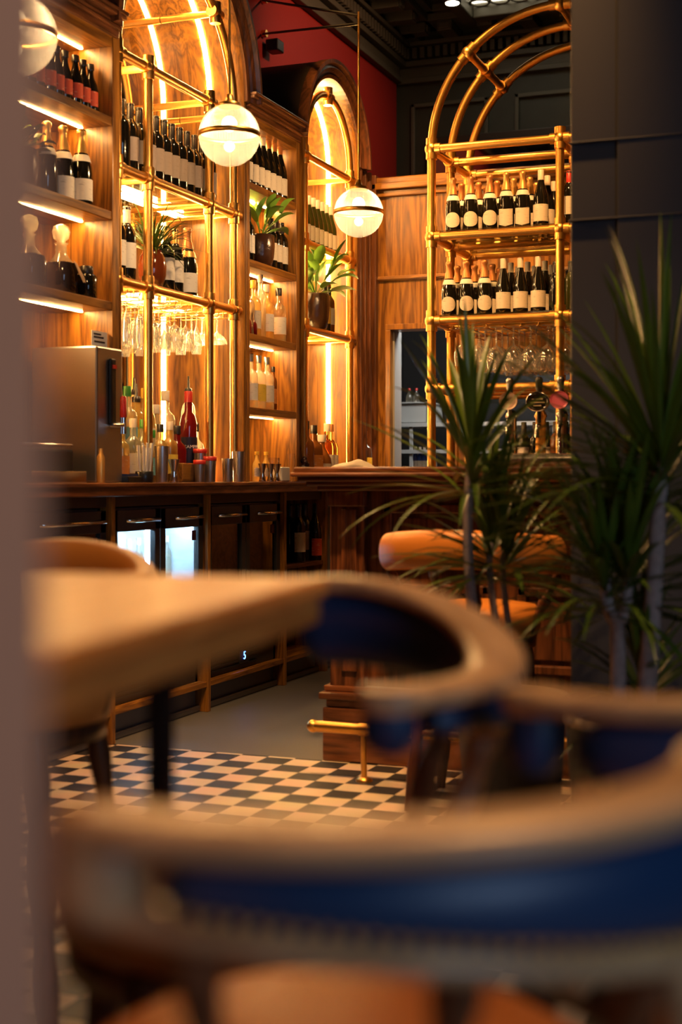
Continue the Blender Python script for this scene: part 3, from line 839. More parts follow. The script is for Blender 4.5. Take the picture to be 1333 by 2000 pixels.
bottle('squat', (-2.965, 6.40, ZS[2]), RX - .5, REDG, RCAP, None, 'short red liqueur bottle in front of the clear bottles, third shelf', None, 'liqueur_bottle', sc=.55)
bottle('squat', (-2.963, 6.47, ZS[2]), RX - .5, REDG, DCAP, None, 'second short red liqueur bottle with dark cap, third shelf', None, 'liqueur_bottle', sc=.5)
for kd, y, g, cp, lb, tx in (('spirit', 6.385, CLEARG, WCAP, WHITE, 'clear vodka-type bottle at the left end of the lowest shelf'), ('spirit', 6.485, CLEARG, STEEL, WHITE, 'clear bottle with steel cap, second on the lowest shelf'), ('spirit', 6.585, CLEARG, STEEL, YELL, 'clear bottle with yellow label in the middle of the lowest shelf'), ('spirit', 6.685, CLEARG, STEEL, WHITE, 'clear bottle with steel cap right of the yellow-labelled one'), ('slim', 6.765, BROWNG, DCAP, ORAL, 'slim brown bottle at the right of the lowest shelf')):
    bottle(kd, (-2.98, y, ZS[3]), RX - .5, g, cp, lb, tx, None, 'spirit_bottle', sc=.95 if kd == 'spirit' else .7)

# --- small arch
for i in range(9):
    y = 7.145 + .067 * i
    bottle('slope', (-3.02, y, ZR[1]), RX - .5, GGLASS, WCAP, CREAM, 'pale green wine bottle, %s from the left on the upper shelf of the smaller arch' % ORD[i + 1], 'pale wines in the smaller arch', sc=.92)
pot_plant((-3.0, 7.40, ZR[2]), 'spreading green plant in dark dimpled pot in the smaller arch', DIMPLE, [(r * 1.12, z * 1.25) for r, z in tub], LEAFB, 'broad', 34, .19, 21)
for i, (y, lb, g, tx) in enumerate(((7.17, CREAM, BGLASS, 'cream-labelled dark wine bottle left of the plant in the smaller arch'), (7.235, None, BGLASS, 'unlabelled dark wine bottle touching the plant pot in the smaller arch'), (7.59, YELL, BGLASS, 'yellow-labelled wine bottle right of the plant in the smaller arch'), (7.655, CREAM, BROWNG, 'brown bottle at the right end of the lower shelf, smaller arch'))):
    bottle('bordeaux', (-3.02, y, ZR[2]), RX - .5, g, DCAP, lb, tx, None, sc=.95)
wk = [('spirit', 7.10, -3.1, BROWNG, DCAP, CREAM, 'back'), ('spirit', 7.19, -3.12, REDG, DCAP, CREAM, 'back'), ('slim', 7.28, -3.12, BROWNG, DCAP, None, 'back'), ('slim', 7.35, -3.12, BROWNG, DCAP, WHITE, 'back'), ('spirit', 7.43, -3.12, AMBERG, DCAP, CREAM, 'back'),
      ('spirit', 7.14, -2.95, BROWNG, DCAP, None, 'front'), ('square', 7.25, -2.95, BROWNG, DCAP, ORAL, 'front'), ('squat', 7.37, -2.95, BROWNG, WCAP, CREAM, 'front'), ('spirit', 7.50, -2.97, AMBERG, WCAP, WHITE, 'front'), ('spirit', 7.63, -3.0, AMBERG, COPF, WHITE, 'front')]
cnt = {'back': 0, 'front': 0}
for kd, y, x, g, cp, lb, rw in wk:
    cnt[rw] += 1
    z = CT + .0005 + (.09 if rw == 'back' else 0)
    bottle(kd, (x, y, z), RX - .5, g, cp, lb, 'brown spirit bottle, %s from the left in the %s row under the smaller arch' % (ORD[cnt[rw]], rw), 'brown spirits under the smaller arch', 'spirit_bottle', sc=1.15)
solo('bottle_riser', MB().box(-3.2, -3.06, 7.07, 7.75, CT, CT + .09), OAKY, (-3.13, 7.4, CT), 'wooden step lifting the back row of brown spirits', 'shelf')
bottle('square', (-2.93, y_on(712, -2.93), CT + .0005), RX - .9, CLEARG, COPF, YELL, 'clear gin-type bottle with yellow-green label by the end panelling', None, 'spirit_bottle', sc=1.12)

# --- worktop in front of the big arch
bx = MB().box(-3.2, -3.04, 5.12, 6.2, CT, CT + .09)
solo('bottle_riser', bx, OAKY, (-3.12, 5.66, CT), 'low wooden step under the mixed bottles in the large arch', 'shelf')
mixb = [('slim', 5.13, CLEARG, RCAP, WHITE, 'slim clear bottle with red cap next to the steel dispenser', False),
        ('spirit', 5.20, CLEARG, RCAP, ORAL, 'clear spirit bottle with orange label and red cap in the large arch', False),
        ('square', 5.28, PALEG, YCAP, BLUEL, 'square pale bottle with blue label left of the brass post', False),
        ('slim', 5.36, CLEARG, WCAP, None, 'tall clear bottle with pale stopper behind the brass post', False),
        ('spirit', 5.44, CLEARG, GCAP, BLUEL, 'clear bottle with blue label and green cap right of the brass post', False),
        ('square', 5.52, PALEG, DCAP, YELL, 'square pale bottle with yellow label and black pourer', True),
        ('spirit', 5.60, PALEG, YCAP, WHITE, 'pale gold bottle with white label and yellow cap in the large arch', False),
        ('squat', 5.69, CLEARG, WCAP, CREAM, 'rounded clear bottle with cream label in the large arch', False),
        ('spirit', 5.79, CLEARG, WCAP, None, 'clear bottle without label left of the red aperitif', False),
        ('slim', 6.02, CLEARG, DCAP, WHITE, 'slim clear bottle with black cap at the right end of the large arch', True)]
for kd, y, g, cp, lb, tx, pr_ in mixb:
    bottle(kd, (-3.09, y, CT + .0905), RX - .5, g, cp, lb, tx, None, 'spirit_bottle', sc=1.15, pour=pr_)
for kd, y, g, cp, lb, tx, s_ in (('spirit', 5.33, CLEARG, WCAP, WHITE, 'short white-labelled clear bottle in front of the brass post', .95), ('spirit', 5.42, CLEARG, GCAP, WHITE, 'clear front bottle with green cap right of the brass post', .95), ('spirit', 5.66, PALEG, WCAP, YELL, 'pale front bottle with yellow label left of the square red one', .95), ('spirit', 5.92, CLEARG, DCAP, WHITE, 'clear front bottle right of the red aperitif', .95), ('spirit', 5.235, PALEG, YCAP, ORAL, 'front bottle with orange label beside the steel dispenser', .85), ('square', 5.50, CLEARG, GCAP, BLUEL, 'short clear bottle with blue label behind the steel tumbler', .85), ('spirit', 5.575, PALEG, DCAP, YELL, 'yellow-labelled front bottle with dark cap', .9), ('square', 5.735, REDG, DCAP, None, 'square dark red bottle left of the red aperitif', .95)):
    bottle(kd, (-3.0, y, CT + .0005), RX - .5, g, cp, lb, tx, None, 'spirit_bottle', sc=s_, szz=1.0)
ap = bottle('slim', (-3.0, 5.845, CT + .0005), RX - .55, REDG, RCAP, plain('navy_label', (.015, .01, .03), .5), 'red aperitif bottle with dark label and white lettering', None, 'aperitif_bottle', sc=1.35, szz=.95, span=85)
def curved_text(body, size, mat, parent, r, z, depth=.0008):
    cu = bpy.data.curves.new('lettering', 'FONT'); cu.body = body; cu.size = size; cu.extrude = depth; cu.align_x = 'CENTER'; cu.align_y = 'CENTER'
    tmp = bpy.data.objects.new('lettering_t', cu); COL.objects.link(tmp)
    dg = bpy.context.evaluated_depsgraph_get(); dg.update()
    me = bpy.data.meshes.new_from_object(tmp.evaluated_get(dg)); bpy.data.objects.remove(tmp); bpy.data.curves.remove(cu)
    for v in me.vertices:
        a = v.co.x / r - pi / 2; rr = r + v.co.z
        v.co = Vector((rr * cos(a), rr * sin(a), z + v.co.y))
    me.materials.clear(); me.materials.append(mat)
    o = bpy.data.objects.new('lettering', me); COL.objects.link(o); o.parent = parent
    return o
curved_text('CAMPARI', .0165, plain('white_print', (.8, .76, .7), .5), ap, .0305, .125)

# steel dispenser at the left
t = thing('drinks_dispenser', (-3.02, 4.97, CT), 'tall stainless steel drinks dispenser with black lever at the left of the worktop', 'dispenser')
part('casing', MB().box(-3.2, -2.9, 4.868, 5.07, CT, 1.60), STEEL, t, bevel=.008)
yl_ = y_on(217, -2.9)
lv = MB(); lv.box(-2.9, -2.885, yl_ - .022, yl_ + .018, 1.29, 1.555)
part('lever_plate', lv, BPLAS, t, bevel=.006)
part('red_button', MB().box(-2.886, -2.880, yl_ - .016, yl_ + .012, 1.515, 1.53), RCAP, t)
m = MB(); zt = 1.29
m.tube([(-2.9, yl_, zt), (-2.84, yl_ + .01, zt)], .012, 10); m.tube([(-2.85, yl_ + .01, zt + .03), (-2.85, yl_ + .01, zt - .035)], .012, 10)
part('spout', m, CHROME, t)
m = MB(); m.lathe([(.012, .03), (.014, .035), (.012, .11), (.008, .115)], 12, (-2.85, yl_ + .01, zt))
part('tap_handle', m, RCAP, t)
t = thing('price_card', (-2.95, 4.97, 1.60), 'small white printed card leaning on top of the steel dispenser', 'card')
part('card', MB().box(-2.945, -2.943, 4.90, 5.02, 1.605, 1.665), WPLAS, t)
m = MB()
for z0, y0, y1 in ((1.65, 4.915, 4.97), (1.638, 4.915, 4.99), (1.62, 4.92, 5.0)): m.box(-2.943, -2.9415, y0, y1, z0, z0 + .006)
part('print', m, DCAP, t)
t = thing('coffee_station', (-2.98, 4.62, CT), 'low chrome and black coffee station at the far left of the worktop', 'machine')
part('machine_body', MB().box(-3.2, -2.95, 4.35, 4.78, CT, CT + .13), BPLAS, t, bevel=.01)
part('drip_tray', MB().box(-2.95, -2.88, 4.38, 4.76, CT, CT + .045), CHROME, t, bevel=.004)
part('cup_rail', MB().tube([(-2.955, 4.36, CT + .145), (-2.955, 4.77, CT + .145)], .006, 8), CHROME, t)
def small_lathe(name, u, x, z, prof, mat, label, cat, rim=None, group=None, n=20):
    y = y_on(u, x)
    t = thing(name, (x, y, z), label, cat, group)
    part('vessel', MB().lathe(prof, n, (x, y, z)), mat, t)
    if rim: 
        r, zt = prof[-1]
        part('rim_band', MB().lathe([(r + .001, zt - .018), (r + .0025, zt - .016), (r + .0025, zt + .001), (r - .003, zt + .002)], n, (x, y, z)), rim, t)
    return t
def tin(h, r0, r1): return [(r0, 0), (r0 + .001, .003), (r1, h - .002), (r1, h)]
small_lathe('oil_bottle', 197, -2.88, CT, [(.015, 0), (.016, .003), (.016, .10), (.008, .115), (.007, .135)], GOLDF, 'small gold bottle in front of the steel dispenser', 'bottle')
small_lathe('steel_tumbler', 316, -2.90, CT, tin(.155, .024, .031), STEEL, 'tall steel shaker tin right of the drinking straws', 'shaker', group='steel shaker tins')
small_lathe('jigger', 340, -2.885, CT, [(.02, 0), (.021, .002), (.012, .045), (.012, .05), (.026, .098), (.026, .1)], CHROME, 'pale steel jigger between shaker tins left of the riser', 'jigger')
small_lathe('steel_tumbler', 391, -2.93, CT, tin(.15, .024, .030), STEEL, 'red-rimmed shaker tin, the taller one behind', 'shaker', RCAP, 'steel shaker tins')
small_lathe('steel_tumbler', 410, -2.885, CT, tin(.115, .024, .029), STEEL, 'red-rimmed shaker tin at the front by the brass post', 'shaker', RCAP, 'steel shaker tins')
small_lathe('steel_tumbler', 390, -2.885, CT, tin(.098, .020, .026), STEEL, 'shortest red-rimmed shaker tin, left one in front', 'shaker', RCAP, 'steel shaker tins')
small_lathe('steel_tumbler', 445, -2.89, CT, tin(.11, .022, .027), STEEL, 'plain steel shaker tin left of the tallest one', 'shaker', None, 'steel shaker tins')
small_lathe('steel_tumbler', 466, -2.89, CT, tin(.145, .024, .031), STEEL, 'plain steel shaker tin at the right end by the dark upright', 'shaker', None, 'steel shaker tins')
y = y_on(282, -2.9)
t = thing('straw_holder', (-2.9, y, CT), 'black holder packed with white paper straws', 'holder')
part('cup', MB().lathe([(.036, 0), (.038, .003), (.038, .045), (.036, .047)], 20, (-2.9, y, CT)), BPLAS, t)
for i in range(12):
    a = i * 2.4; r = .007 * sqrt(i)
    p0 = Vector((-2.9 + r * cos(a), y + r * sin(a), CT + .01)); p1 = p0 + Vector((.018 * cos(a) * r * 40, .018 * sin(a) * r * 40, .135 + .01 * (i % 3)))
    part('straw', MB().tube([p0, p1], .0055, 8), WPLAS, t)
t = thing('napkin_box', (-2.9, y_on(255, -2.9), CT), 'low dark box of coasters beside the straws', 'box')
yy = y_on(255, -2.9)
part('box', MB().box(-2.95, -2.87, yy - .07, yy + .04, CT, CT + .025), BPLAS, t, bevel=.003)
part('coasters', MB().box(-2.94, -2.88, yy - .06, yy + .03, CT + .025, CT + .035), plain('blue_card', (.02, .03, .10), .6), t)
yy = y_on(366, -2.93)
solo('wooden_box', MB().box(-2.99, -2.92, yy - .06, yy + .05, CT, CT + .085), OAKY, (-2.95, yy, CT), 'small plain wooden box behind the red-rimmed tins', 'box', bevel=.004)

# --- worktop in front of the middle unit
for i, y in enumerate((6.44, 6.78)):
    t = thing('chopping_board', (-3.2, y, CT), ['dark grey chopping board with handle slot, left of two', 'dark grey chopping board with handle slot, right of two'][i], 'board', 'chopping boards leaning on the panel')
    bm_ = plain('grey_board_plastic', (.030, .029, .026), .5)
    m = MB(); w_ = .15; zt = CT + .19
    m.box(-3.215, -3.2, y - w_, y + w_, CT, zt - .05); m.box(-3.215, -3.2, y - w_, y + w_, zt - .02, zt); m.box(-3.215, -3.2, y - w_, y - .06, zt - .05, zt - .02); m.box(-3.215, -3.2, y + .06, y + w_, zt - .05, zt - .02)
    part('board', m, bm_, t, bevel=.003)
for i, (u, lab_) in enumerate(((502, 'bitters bottle with yellow cap at the left, in front of the chopping boards'), (520, 'bitters bottle with yellow cap, second from the left by the boards'))):
    bottle('beer', (-2.93, y_on(u, -2.93), CT + .0005), RX - .4, PALEG, YCAP, WHITE, lab_, 'bitters bottles', 'bitters_bottle', sc=.72)
for i, u in enumerate((513, 529, 541)):
    small_lathe('jigger', u, -2.89, CT, [(.018, 0), (.019, .002), (.01, .04), (.01, .045), (.022, .088), (.022, .09)], CHROME, 'steel jigger, %s from the left beside the white napkins' % ORD[i + 1], 'jigger', None, 'jiggers')
small_lathe('mixing_glass', 533, -2.97, CT, [(.03, 0), (.033, .003), (.036, .12), (.036, .122)], GLASS, 'clear mixing glass behind the jiggers', 'glass')
small_lathe('mixing_glass', 568, -2.93, CT, [(.018, 0), (.02, .003), (.024, .145), (.024, .147)], GLASS, 'tall clear glass right of the white napkins', 'glass')
yy = y_on(558, -2.88)
solo('napkin_stack', MB().box(-2.93, -2.875, yy - .055, yy + .05, CT, CT + .075), WPLAS, (-2.9, yy, CT), 'stack of white napkins on the worktop beside the bar corner', 'napkins', bevel=.006)
# dark bunch of grapes-like garnish by the brown spirits
yy = 7.0
m = MB()
for i in range(26):
    a = random.uniform(0, 2 * pi); h = random.uniform(.0, .11); rr = random.uniform(0, .05) * (1 - h / .16)
    m.ball((-2.9 + rr * cos(a) * .7, yy + rr * sin(a), CT + .013 + h), .0145, 8)
solo('garnish_bowl', m, plain('black_grape', (.02, .008, .012), .2), (-2.9, yy, CT), 'heap of black grapes beside the bar corner', 'fruit')

# bottles kept below the worktop
for i, (u, x, g, lb) in enumerate(((566, -3.08, BGLASS, None), (583, -2.99, BGLASS, WHITE), (596, -3.05, GGLASS, CREAM), (617, -2.99, BGLASS, REDL))):
    bottle('bordeaux' if i != 3 else 'slope', (x, y_on(u, x), .6205), RX - .4, g, DCAP, lb, ['unlabelled dark wine bottle at the left under the worktop', 'dark wine bottle with white label under the worktop', 'green wine bottle with cream label behind, under the worktop', 'dark wine bottle with red label standing apart under the worktop'][i], 'wines on the shelf under the worktop', sc=1.05)
# fridge contents
for i in range(9):
    y = 5.12 + i * .088
    bottle('slim', (-3.1, y, .5785), RX, CLEARG, WCAP, None, 'pale bottle, %s from the left on the upper shelf of the glowing fridge' % ORD[i + 1], 'bottles in the glowing fridge', 'soda_bottle', sc=.72)
for i in range(8):
    y = 5.13 + i * .1
    bottle('beer', (-3.08, y, .2805), RX, PALEG, WCAP, WHITE, 'small bottle, %s from the left at the bottom of the glowing fridge' % ORD[i + 1], 'bottles in the glowing fridge', 'soda_bottle', sc=.95)
for i in range(8):
    y = 5.98 + i * .105
    bottle('beer', (-3.06, y, .5785), RX, BROWNG, COPF, ORAL, 'brown beer bottle, %s from the left in the unlit fridge' % ORD[i + 1], 'beers in the unlit fridge', 'beer_bottle')

# ================================================================== bar
bx0 = -2.0; bx1 = .35
t = thing('bar_counter', (-1.0, 5.4, 0), 'dark panelled wooden bar with thick moulded top and pilaster at its left end', 'bar')
m = MB(); m.box(bx0 + .02, bx1, 5.12, 5.85, 0, 1.05)
part('carcass', m, DARKW, t)
m = MB()
m.box(bx0 - .09, bx1, 4.93, 5.97, BT - .022, BT); m.box(bx0 - .10, bx1, 4.92, 5.98, BT - .036, BT - .020)
m.box(bx0 - .08, bx1, 4.945, 5.95, BT - .055, BT - .034); m.box(bx0 - .06, bx1, 4.98, 5.92, BT - .072, BT - .053); m.box(bx0 - .03, bx1, 5.02, 5.9, BT - .09, BT - .07)
part('bar_top', m, DARKX, t, bevel=.006)
px1 = x_on(712, 5.08)
m = MB(); m.box(bx0, px1, 5.08, 5.3, 0, 1.05)
for i in range(3):
    x = bx0 + .05 + i * (px1 - bx0 - .08) / 3; m.box(x, x + .022, 5.068, 5.08, .34, .96)
m.box(bx0 - .006, px1 + .006, 5.066, 5.3, .97, 1.03)
part('pilaster', m, DARKW, t, bevel=.005)
px = [px1 + .02]
while px[-1] < bx1 - .6: px.append(px[-1] + .52)
for x in px:
    for z0, z1 in ((.36, .68), (.74, .98)):
        m = MB(); a, b_ = x + .05, x + .47
        m.box(a + .05, b_ - .05, 5.108, 5.12, z0 + .05, z1 - .05)
        for aa, bb, za, zb in ((a, b_, z0, z0 + .035), (a, b_, z1 - .035, z1), (a, a + .035, z0, z1), (b_ - .035, b_, z0, z1)):
            m.box(aa, bb, 5.095, 5.12, za, zb)
        part('panel', m, DARKW, t, bevel=.006)
m = MB(); m.box(bx0 - .015, bx1, 5.04, 5.86, 0, .205); m.box(bx0 - .005, bx1, 5.05, 5.86, .205, .235); m.box(bx0 - .028, bx1, 5.028, 5.86, .235, .262); m.box(bx0 - .02, bx1, 5.065, 5.86, .262, .285)
part('plinth', m, DARKX, t, bevel=.006)
t = thing('foot_rail', (-1.0, 4.9, 0), 'brass foot rail along the bottom of the panelled bar', 'rail')
p0 = cam_pt(612, 1418, 5.12); yf = p0.y; zf = p0.z
m = MB(); m.tube([(p0.x, yf, zf), (bx1, yf, zf)], .0205, 16); m.ball((p0.x, yf, zf), .0235, 14)
part('tube', m, BRASS, t)
for x in (x_on(710, yf), x_on(710, yf) + .9, x_on(710, yf) + 1.8):
    m = MB(); m.tube([(x, yf, zf), (x, yf + .005, zf - .1), (x, yf + .01, .012)], .011, 10); m.lathe([(.03, 0), (.03, .008), (.012, .016)], 16, (x, yf + .01, 0)); m.tube([(x - .016, yf, zf), (x + .016, yf, zf)], .024, 14)
    part('bracket', m, BRASS, t)
# folded cloth on the bar end
p = Vector((x_on(693, 5.75), 5.75, BT))
m = MB(); rings = []
for i in range(13):
    u = -1 + 2 * i / 12; h = .030 * (1 - abs(u) ** 2.2) + .006 * sin(5 * u)
    rings.append([(p.x + u * .085, p.y - .07 + .012 * sin(3 * u), BT + .001), (p.x + u * .085, p.y - .055, BT + .004 + h * .7), (p.x + u * .08, p.y, BT + .006 + h), (p.x + u * .085, p.y + .06, BT + .004 + h * .8), (p.x + u * .085, p.y + .075, BT + .001)])
m.loft(rings)
solo('bar_cloth', m, plain('cream_cotton', (.72, .60, .45), .9, bump=.4, bscale=120), p, 'folded cream bar cloth lying on the left end of the bar top', 'cloth')

# beer taps
t = thing('drip_tray', (-1.3, 5.62, BT), 'long polished steel drip tray raised on the bar top under the beer taps', 'tray')
xa, xb = x_on(962, 5.5), x_on(1200, 5.5)
m = MB(); rings = []
for x in (xa, xa + .02, xb - .02, xb):
    k_ = .75 if x in (xa, xb) else 1
    rings.append([(x, 5.60 + k_ * dy, BT + .03 + k_ * dz) for dy, dz in ((-.10, -.029), (-.115, -.012), (-.115, .008), (-.10, .024), (.10, .024), (.115, .008), (.115, -.012), (.10, -.029))])
m.loft(rings, smooth=False)
part('trough', m, plain('satin_steel', (.90, .88, .84), .24, 1.0), t, bevel=.004)
m = MB()
for i in range(14):
    x = xa + .04 + i * (xb - xa - .08) / 13; m.box(x, x + .006, 5.52, 5.68, BT + .055, BT + .058)
part('grid', m, STEEL, t)
def tap(u, badge, label, bcol, oval):
    x = x_on(u, 5.66); y = 5.66
    t = thing('beer_tap', (x, y, BT), label, 'tap', 'beer taps on the bar')
    m = MB(); m.lathe([(.04, 0), (.04, .012), (.024, .02), (.021, .05), (.021, .20), (.026, .21), (.021, .222), (.012, .235)], 20, (x, y, BT + .055 if False else BT))
    part('column', m, BRASS if oval else CHROME, t)
    m = MB(); m.tube([(x, y, BT + .17), (x, y - .05, BT + .17), (x, y - .065, BT + .155), (x, y - .066, BT + .12)], .009, 10)
    part('spout', m, CHROME, t)
    m = MB(); m.tube([(x, y - .03, BT + .18), (x, y - .034, BT + .26), (x, y - .03, BT + .30), (x, y - .03, BT + .345)], [.008, .009, .012, .015], 10); m.ball((x, y - .03, BT + .352), .0165, 10)
    part('handle', m, DCAP if oval else STEEL, t)
    hz_ = BT + .265 if oval else BT + .27
    rw, rh = (.044, .036) if oval else (.038, .036)
    rings = []
    for dy, k_ in ((-.055, .8), (-.06, 1.0), (-.048, 1.0), (-.044, .9)):
        rings.append([(x + rw * k_ * cos(2 * pi * i / 28), y + dy, hz_ + rh * k_ * sin(2 * pi * i / 28)) for i in range(28)])
    bd = part('badge', MB().loft(rings[1:] + [] if False else rings, smooth=False), bcol, t)
    m = MB()
    if oval:
        rings = [[(x + (rw + d_) * cos(2 * pi * i / 28), y - .058 + e_, hz_ + (rh + d_) * sin(2 * pi * i / 28)) for i in range(28)] for d_, e_ in ((-.001, -.004), (.004, -.004), (.004, .012), (-.001, .012))]
        part('badge_rim', MB().loft(rings, caps=False), CHROME, bd)
        for z_, w_ in ((.010, .022), (-.004, .03), (-.016, .016)):
            m.box(x - w_, x + w_, y - .0625, y - .0605, hz_ + z_ - .0025, hz_ + z_ + .0025)
        part('badge_print', m, plain('pale_print', (.6, .5, .35), .5), bd)
    return t
tap(1000, None, 'beer tap with pale rounded badge, left one of the three', plain('blush_enamel', (.70, .50, .40), .3), False)
tap(1057, None, 'beer tap with dark oval badge in a chrome rim, middle one of the three', plain('black_enamel', (.02, .012, .012), .2), True)
tap(1099, None, 'beer tap with pink badge beside the slate column', plain('pink_enamel', (.80, .18, .30), .35), False)

# ================================================================== gantry over the far counter
GY = (7.12, 7.47, 7.82); GX = (-2.23, -1.55, -.87); GZ = (2.80, 2.34, 1.90, 1.545)
solo('service_counter', MB().box(-2.36, -.5, 7.02, 7.93, 0, 1.10), DARKX, (-1.4, 7.5, 0), 'dark wood service counter behind the bar carrying the brass gantry', 'counter', bevel=.01)
t = thing('brass_gantry', (-1.55, 7.47, 1.10), 'free-standing brass tube gantry with triple arched top above the far counter', 'rack')
r = .0225
for ix, x in enumerate(GX):
    for y in GY:
        if ix == 1 and y != GY[0] and False: continue
        part('post', MB().tube([(x, y, 1.10), (x, y, GZ[0])], r, 14), BRASS, t)
for z in GZ:
    for y in GY:
        part('rail', MB().tube([(GX[0], y, z), (GX[2], y, z)], r, 14), BRASS, t)
    for x in (GX[0], GX[1], GX[2]):
        part('side_rail', MB().tube([(x, GY[0], z), (x, GY[2], z)], r * .95, 14), BRASS, t)
Rg = .68
for y in GY:
    part('hoop', MB().tube([(GX[1] + Rg * cos(pi * i / 48), y, GZ[0] + Rg * sin(pi * i / 48)) for i in range(49)], r, 14), BRASS, t)
jt = []
for a in (45, 90, 135):
    x, z = GX[1] + Rg * cos(radians(a)), GZ[0] + Rg * sin(radians(a))
    part('hoop_spacer', MB().tube([(x, GY[0], z), (x, GY[2], z)], r * .95, 14), BRASS, t)
    for y in GY: jt.append((x, y, z, Vector((-sin(radians(a)), 0, cos(radians(a))))))
for z in GZ:
    for x in GX:
        for y in GY: jt.append((x, y, z, None))
for x, y, z, tn in jt:
    m = MB(); m.ball((x, y, z), r * 1.62, 20)
    m.tube([(x, y - (.05 if y > GY[0] else 0), z), (x, y + (.05 if y < GY[2] else 0), z)], r * 1.3, 14)
    if tn is None:
        m.tube([(x, y, z - .055), (x, y, z + .055)], r * 1.32, 14); m.tube([(x - (.05 if x > GX[0] else 0), y, z), (x + (.05 if x < GX[2] else 0), y, z)], r * 1.3, 14)
    else:
        q = Vector((x, y, z)); m.tube([q - tn * .055, q + tn * .055], r * 1.3, 14)
    part('fitting', m, BRASS, t)
for z in GZ[1:3]:
    part('glass_shelf', MB().box(GX[0], GX[2], GY[0] - .005, GY[2] + .005, z + r - .002, z + r + .008), PANE, t)
def gz(i): return GZ[i] + r + .0085
# bottles on the gantry: files of three, labels to the room
def gfile(kind, u, zi, glass, cap, lab, text, group, name, depth=3, **kw):
    x = x_on(u, 7.20)
    for k_ in range(depth):
        bottle(kind, (x, 7.20 + k_ * .155 + random.uniform(-.004, .004), gz(zi)), radians(12) + random.uniform(-.1, .1), glass, cap, lab, '%s, %s' % (text, ['front row', 'second row', 'third row'][k_]), group, name, **kw)
PL = 'upper gantry shelf'
for i, u in enumerate((886, 920, 957)):
    gfile('sparkling', u, 1, BGLASS, COPF, CREAM, 'oval-labelled sparkling wine, %s file from the left, upper gantry shelf' % ORD[i + 1], 'sparkling wines on the gantry', 'sparkling_wine_bottle', shape='oval', span=62, sc=.93, collar=WHITE)
for i, u in enumerate((990, 1022)):
    gfile('sparkling', u, 1, BGLASS, GOLDF, CREAM, 'shield-labelled orange-foiled sparkling wine, %s file, upper gantry shelf' % ORD[i + 1], 'sparkling wines on the gantry', 'sparkling_wine_bottle', shape='shield', span=58, sc=.95, collar=WHITE)
gfile('slope', 1057, 1, BGLASS, WCAP, CREAM, 'white-capped wine left of the middle post, upper gantry shelf', 'white-capped wines on the gantry', 'wine_bottle', sc=.97)
gfile('bordeaux', 1112, 1, BGLASS, RCAP, CREAM, 'red-capped wine right of the middle post, upper gantry shelf', 'red-capped wines on the gantry', 'wine_bottle', depth=2, sc=.92)
for i, u in enumerate((878, 912, 947)):
    gfile('sparkling', u, 2, BGLASS, COPF, CREAM, 'oval-labelled sparkling wine, %s file from the left, lower gantry shelf' % ORD[i + 1], 'sparkling wines on the gantry', 'sparkling_wine_bottle', shape='oval', span=62, sc=.93, collar=WHITE)
for i, u in enumerate((984, 1017, 1052)):
    gfile('slope', u, 2, BGLASS, WCAP, CREAM, 'white-capped wine, %s file right of the sparkling wines, lower gantry shelf' % ORD[i + 1], 'white-capped wines on the gantry', 'wine_bottle', sc=.95)
gfile('bordeaux', 1085, 2, BGLASS, DCAP, None, 'dark wine left of the middle post, lower gantry shelf', 'dark wines on the gantry', 'wine_bottle', sc=.85)
gfile('bordeaux', 1115, 2, GGLASS, DCAP, None, 'greenish wine right of the middle post, lower gantry shelf', 'dark wines on the gantry', 'wine_bottle', depth=2, sc=.85)
# hanging stemware
zg = GZ[2] - .04
t = thing('glass_rack', (-1.55, 7.4, zg), 'row of brass hanger wires for stemware under the lower gantry shelf', 'rack')
nx_ = 8
gx = [x_on(900 + i * 34, 7.14) for i in range(nx_ + 1)]
for x in gx:
    m = MB(); xx = x - .045
    m.tube([(xx, 7.10, zg - .006), (xx, 7.80, zg - .006)], .003, 8); m.tube([(xx, 7.13, zg - .006), (xx, 7.13, GZ[2])], .003, 6); m.tube([(xx, 7.47, zg - .006), (xx, 7.47, GZ[2])], .003, 6)
    part('wire', m, BRASS, t)
m = MB(); m.tube([(gx[0] - .06, 7.13, zg + .016), (gx[-1], 7.13, zg + .016)], .004, 8)
part('wire', m, BRASS, t)
for i in range(nx_):
    kd = 'wine' if i < 2 else 'balloon'
    for k_ in range(4):
        hang_glass(kd, (gx[i], 7.16 + k_ * .12, zg), '%s hanging under the gantry, %s file from the left, %s row' % ({'wine': 'wine glass', 'balloon': 'large balloon glass'}[kd], ORD[i + 1], ['front', 'second', 'third', 'back'][k_]), 'stemware hanging under the gantry')
# bottles on the service counter
for i, (u, g, lb) in enumerate(((1000, BROWNG, ORAL), (1024, GGLASS, WHITE), (1046, BGLASS, None), (1068, BGLASS, CREAM), (1086, BROWNG, None), (1106, BGLASS, None))):
    bottle('bordeaux', (x_on(u, 7.3), 7.3, 1.1005), radians(10), g, DCAP, lb, 'dark bottle behind the beer taps, %s from the left on the far counter' % ORD[i + 1], 'bottles on the far counter behind the taps', sc=.9)

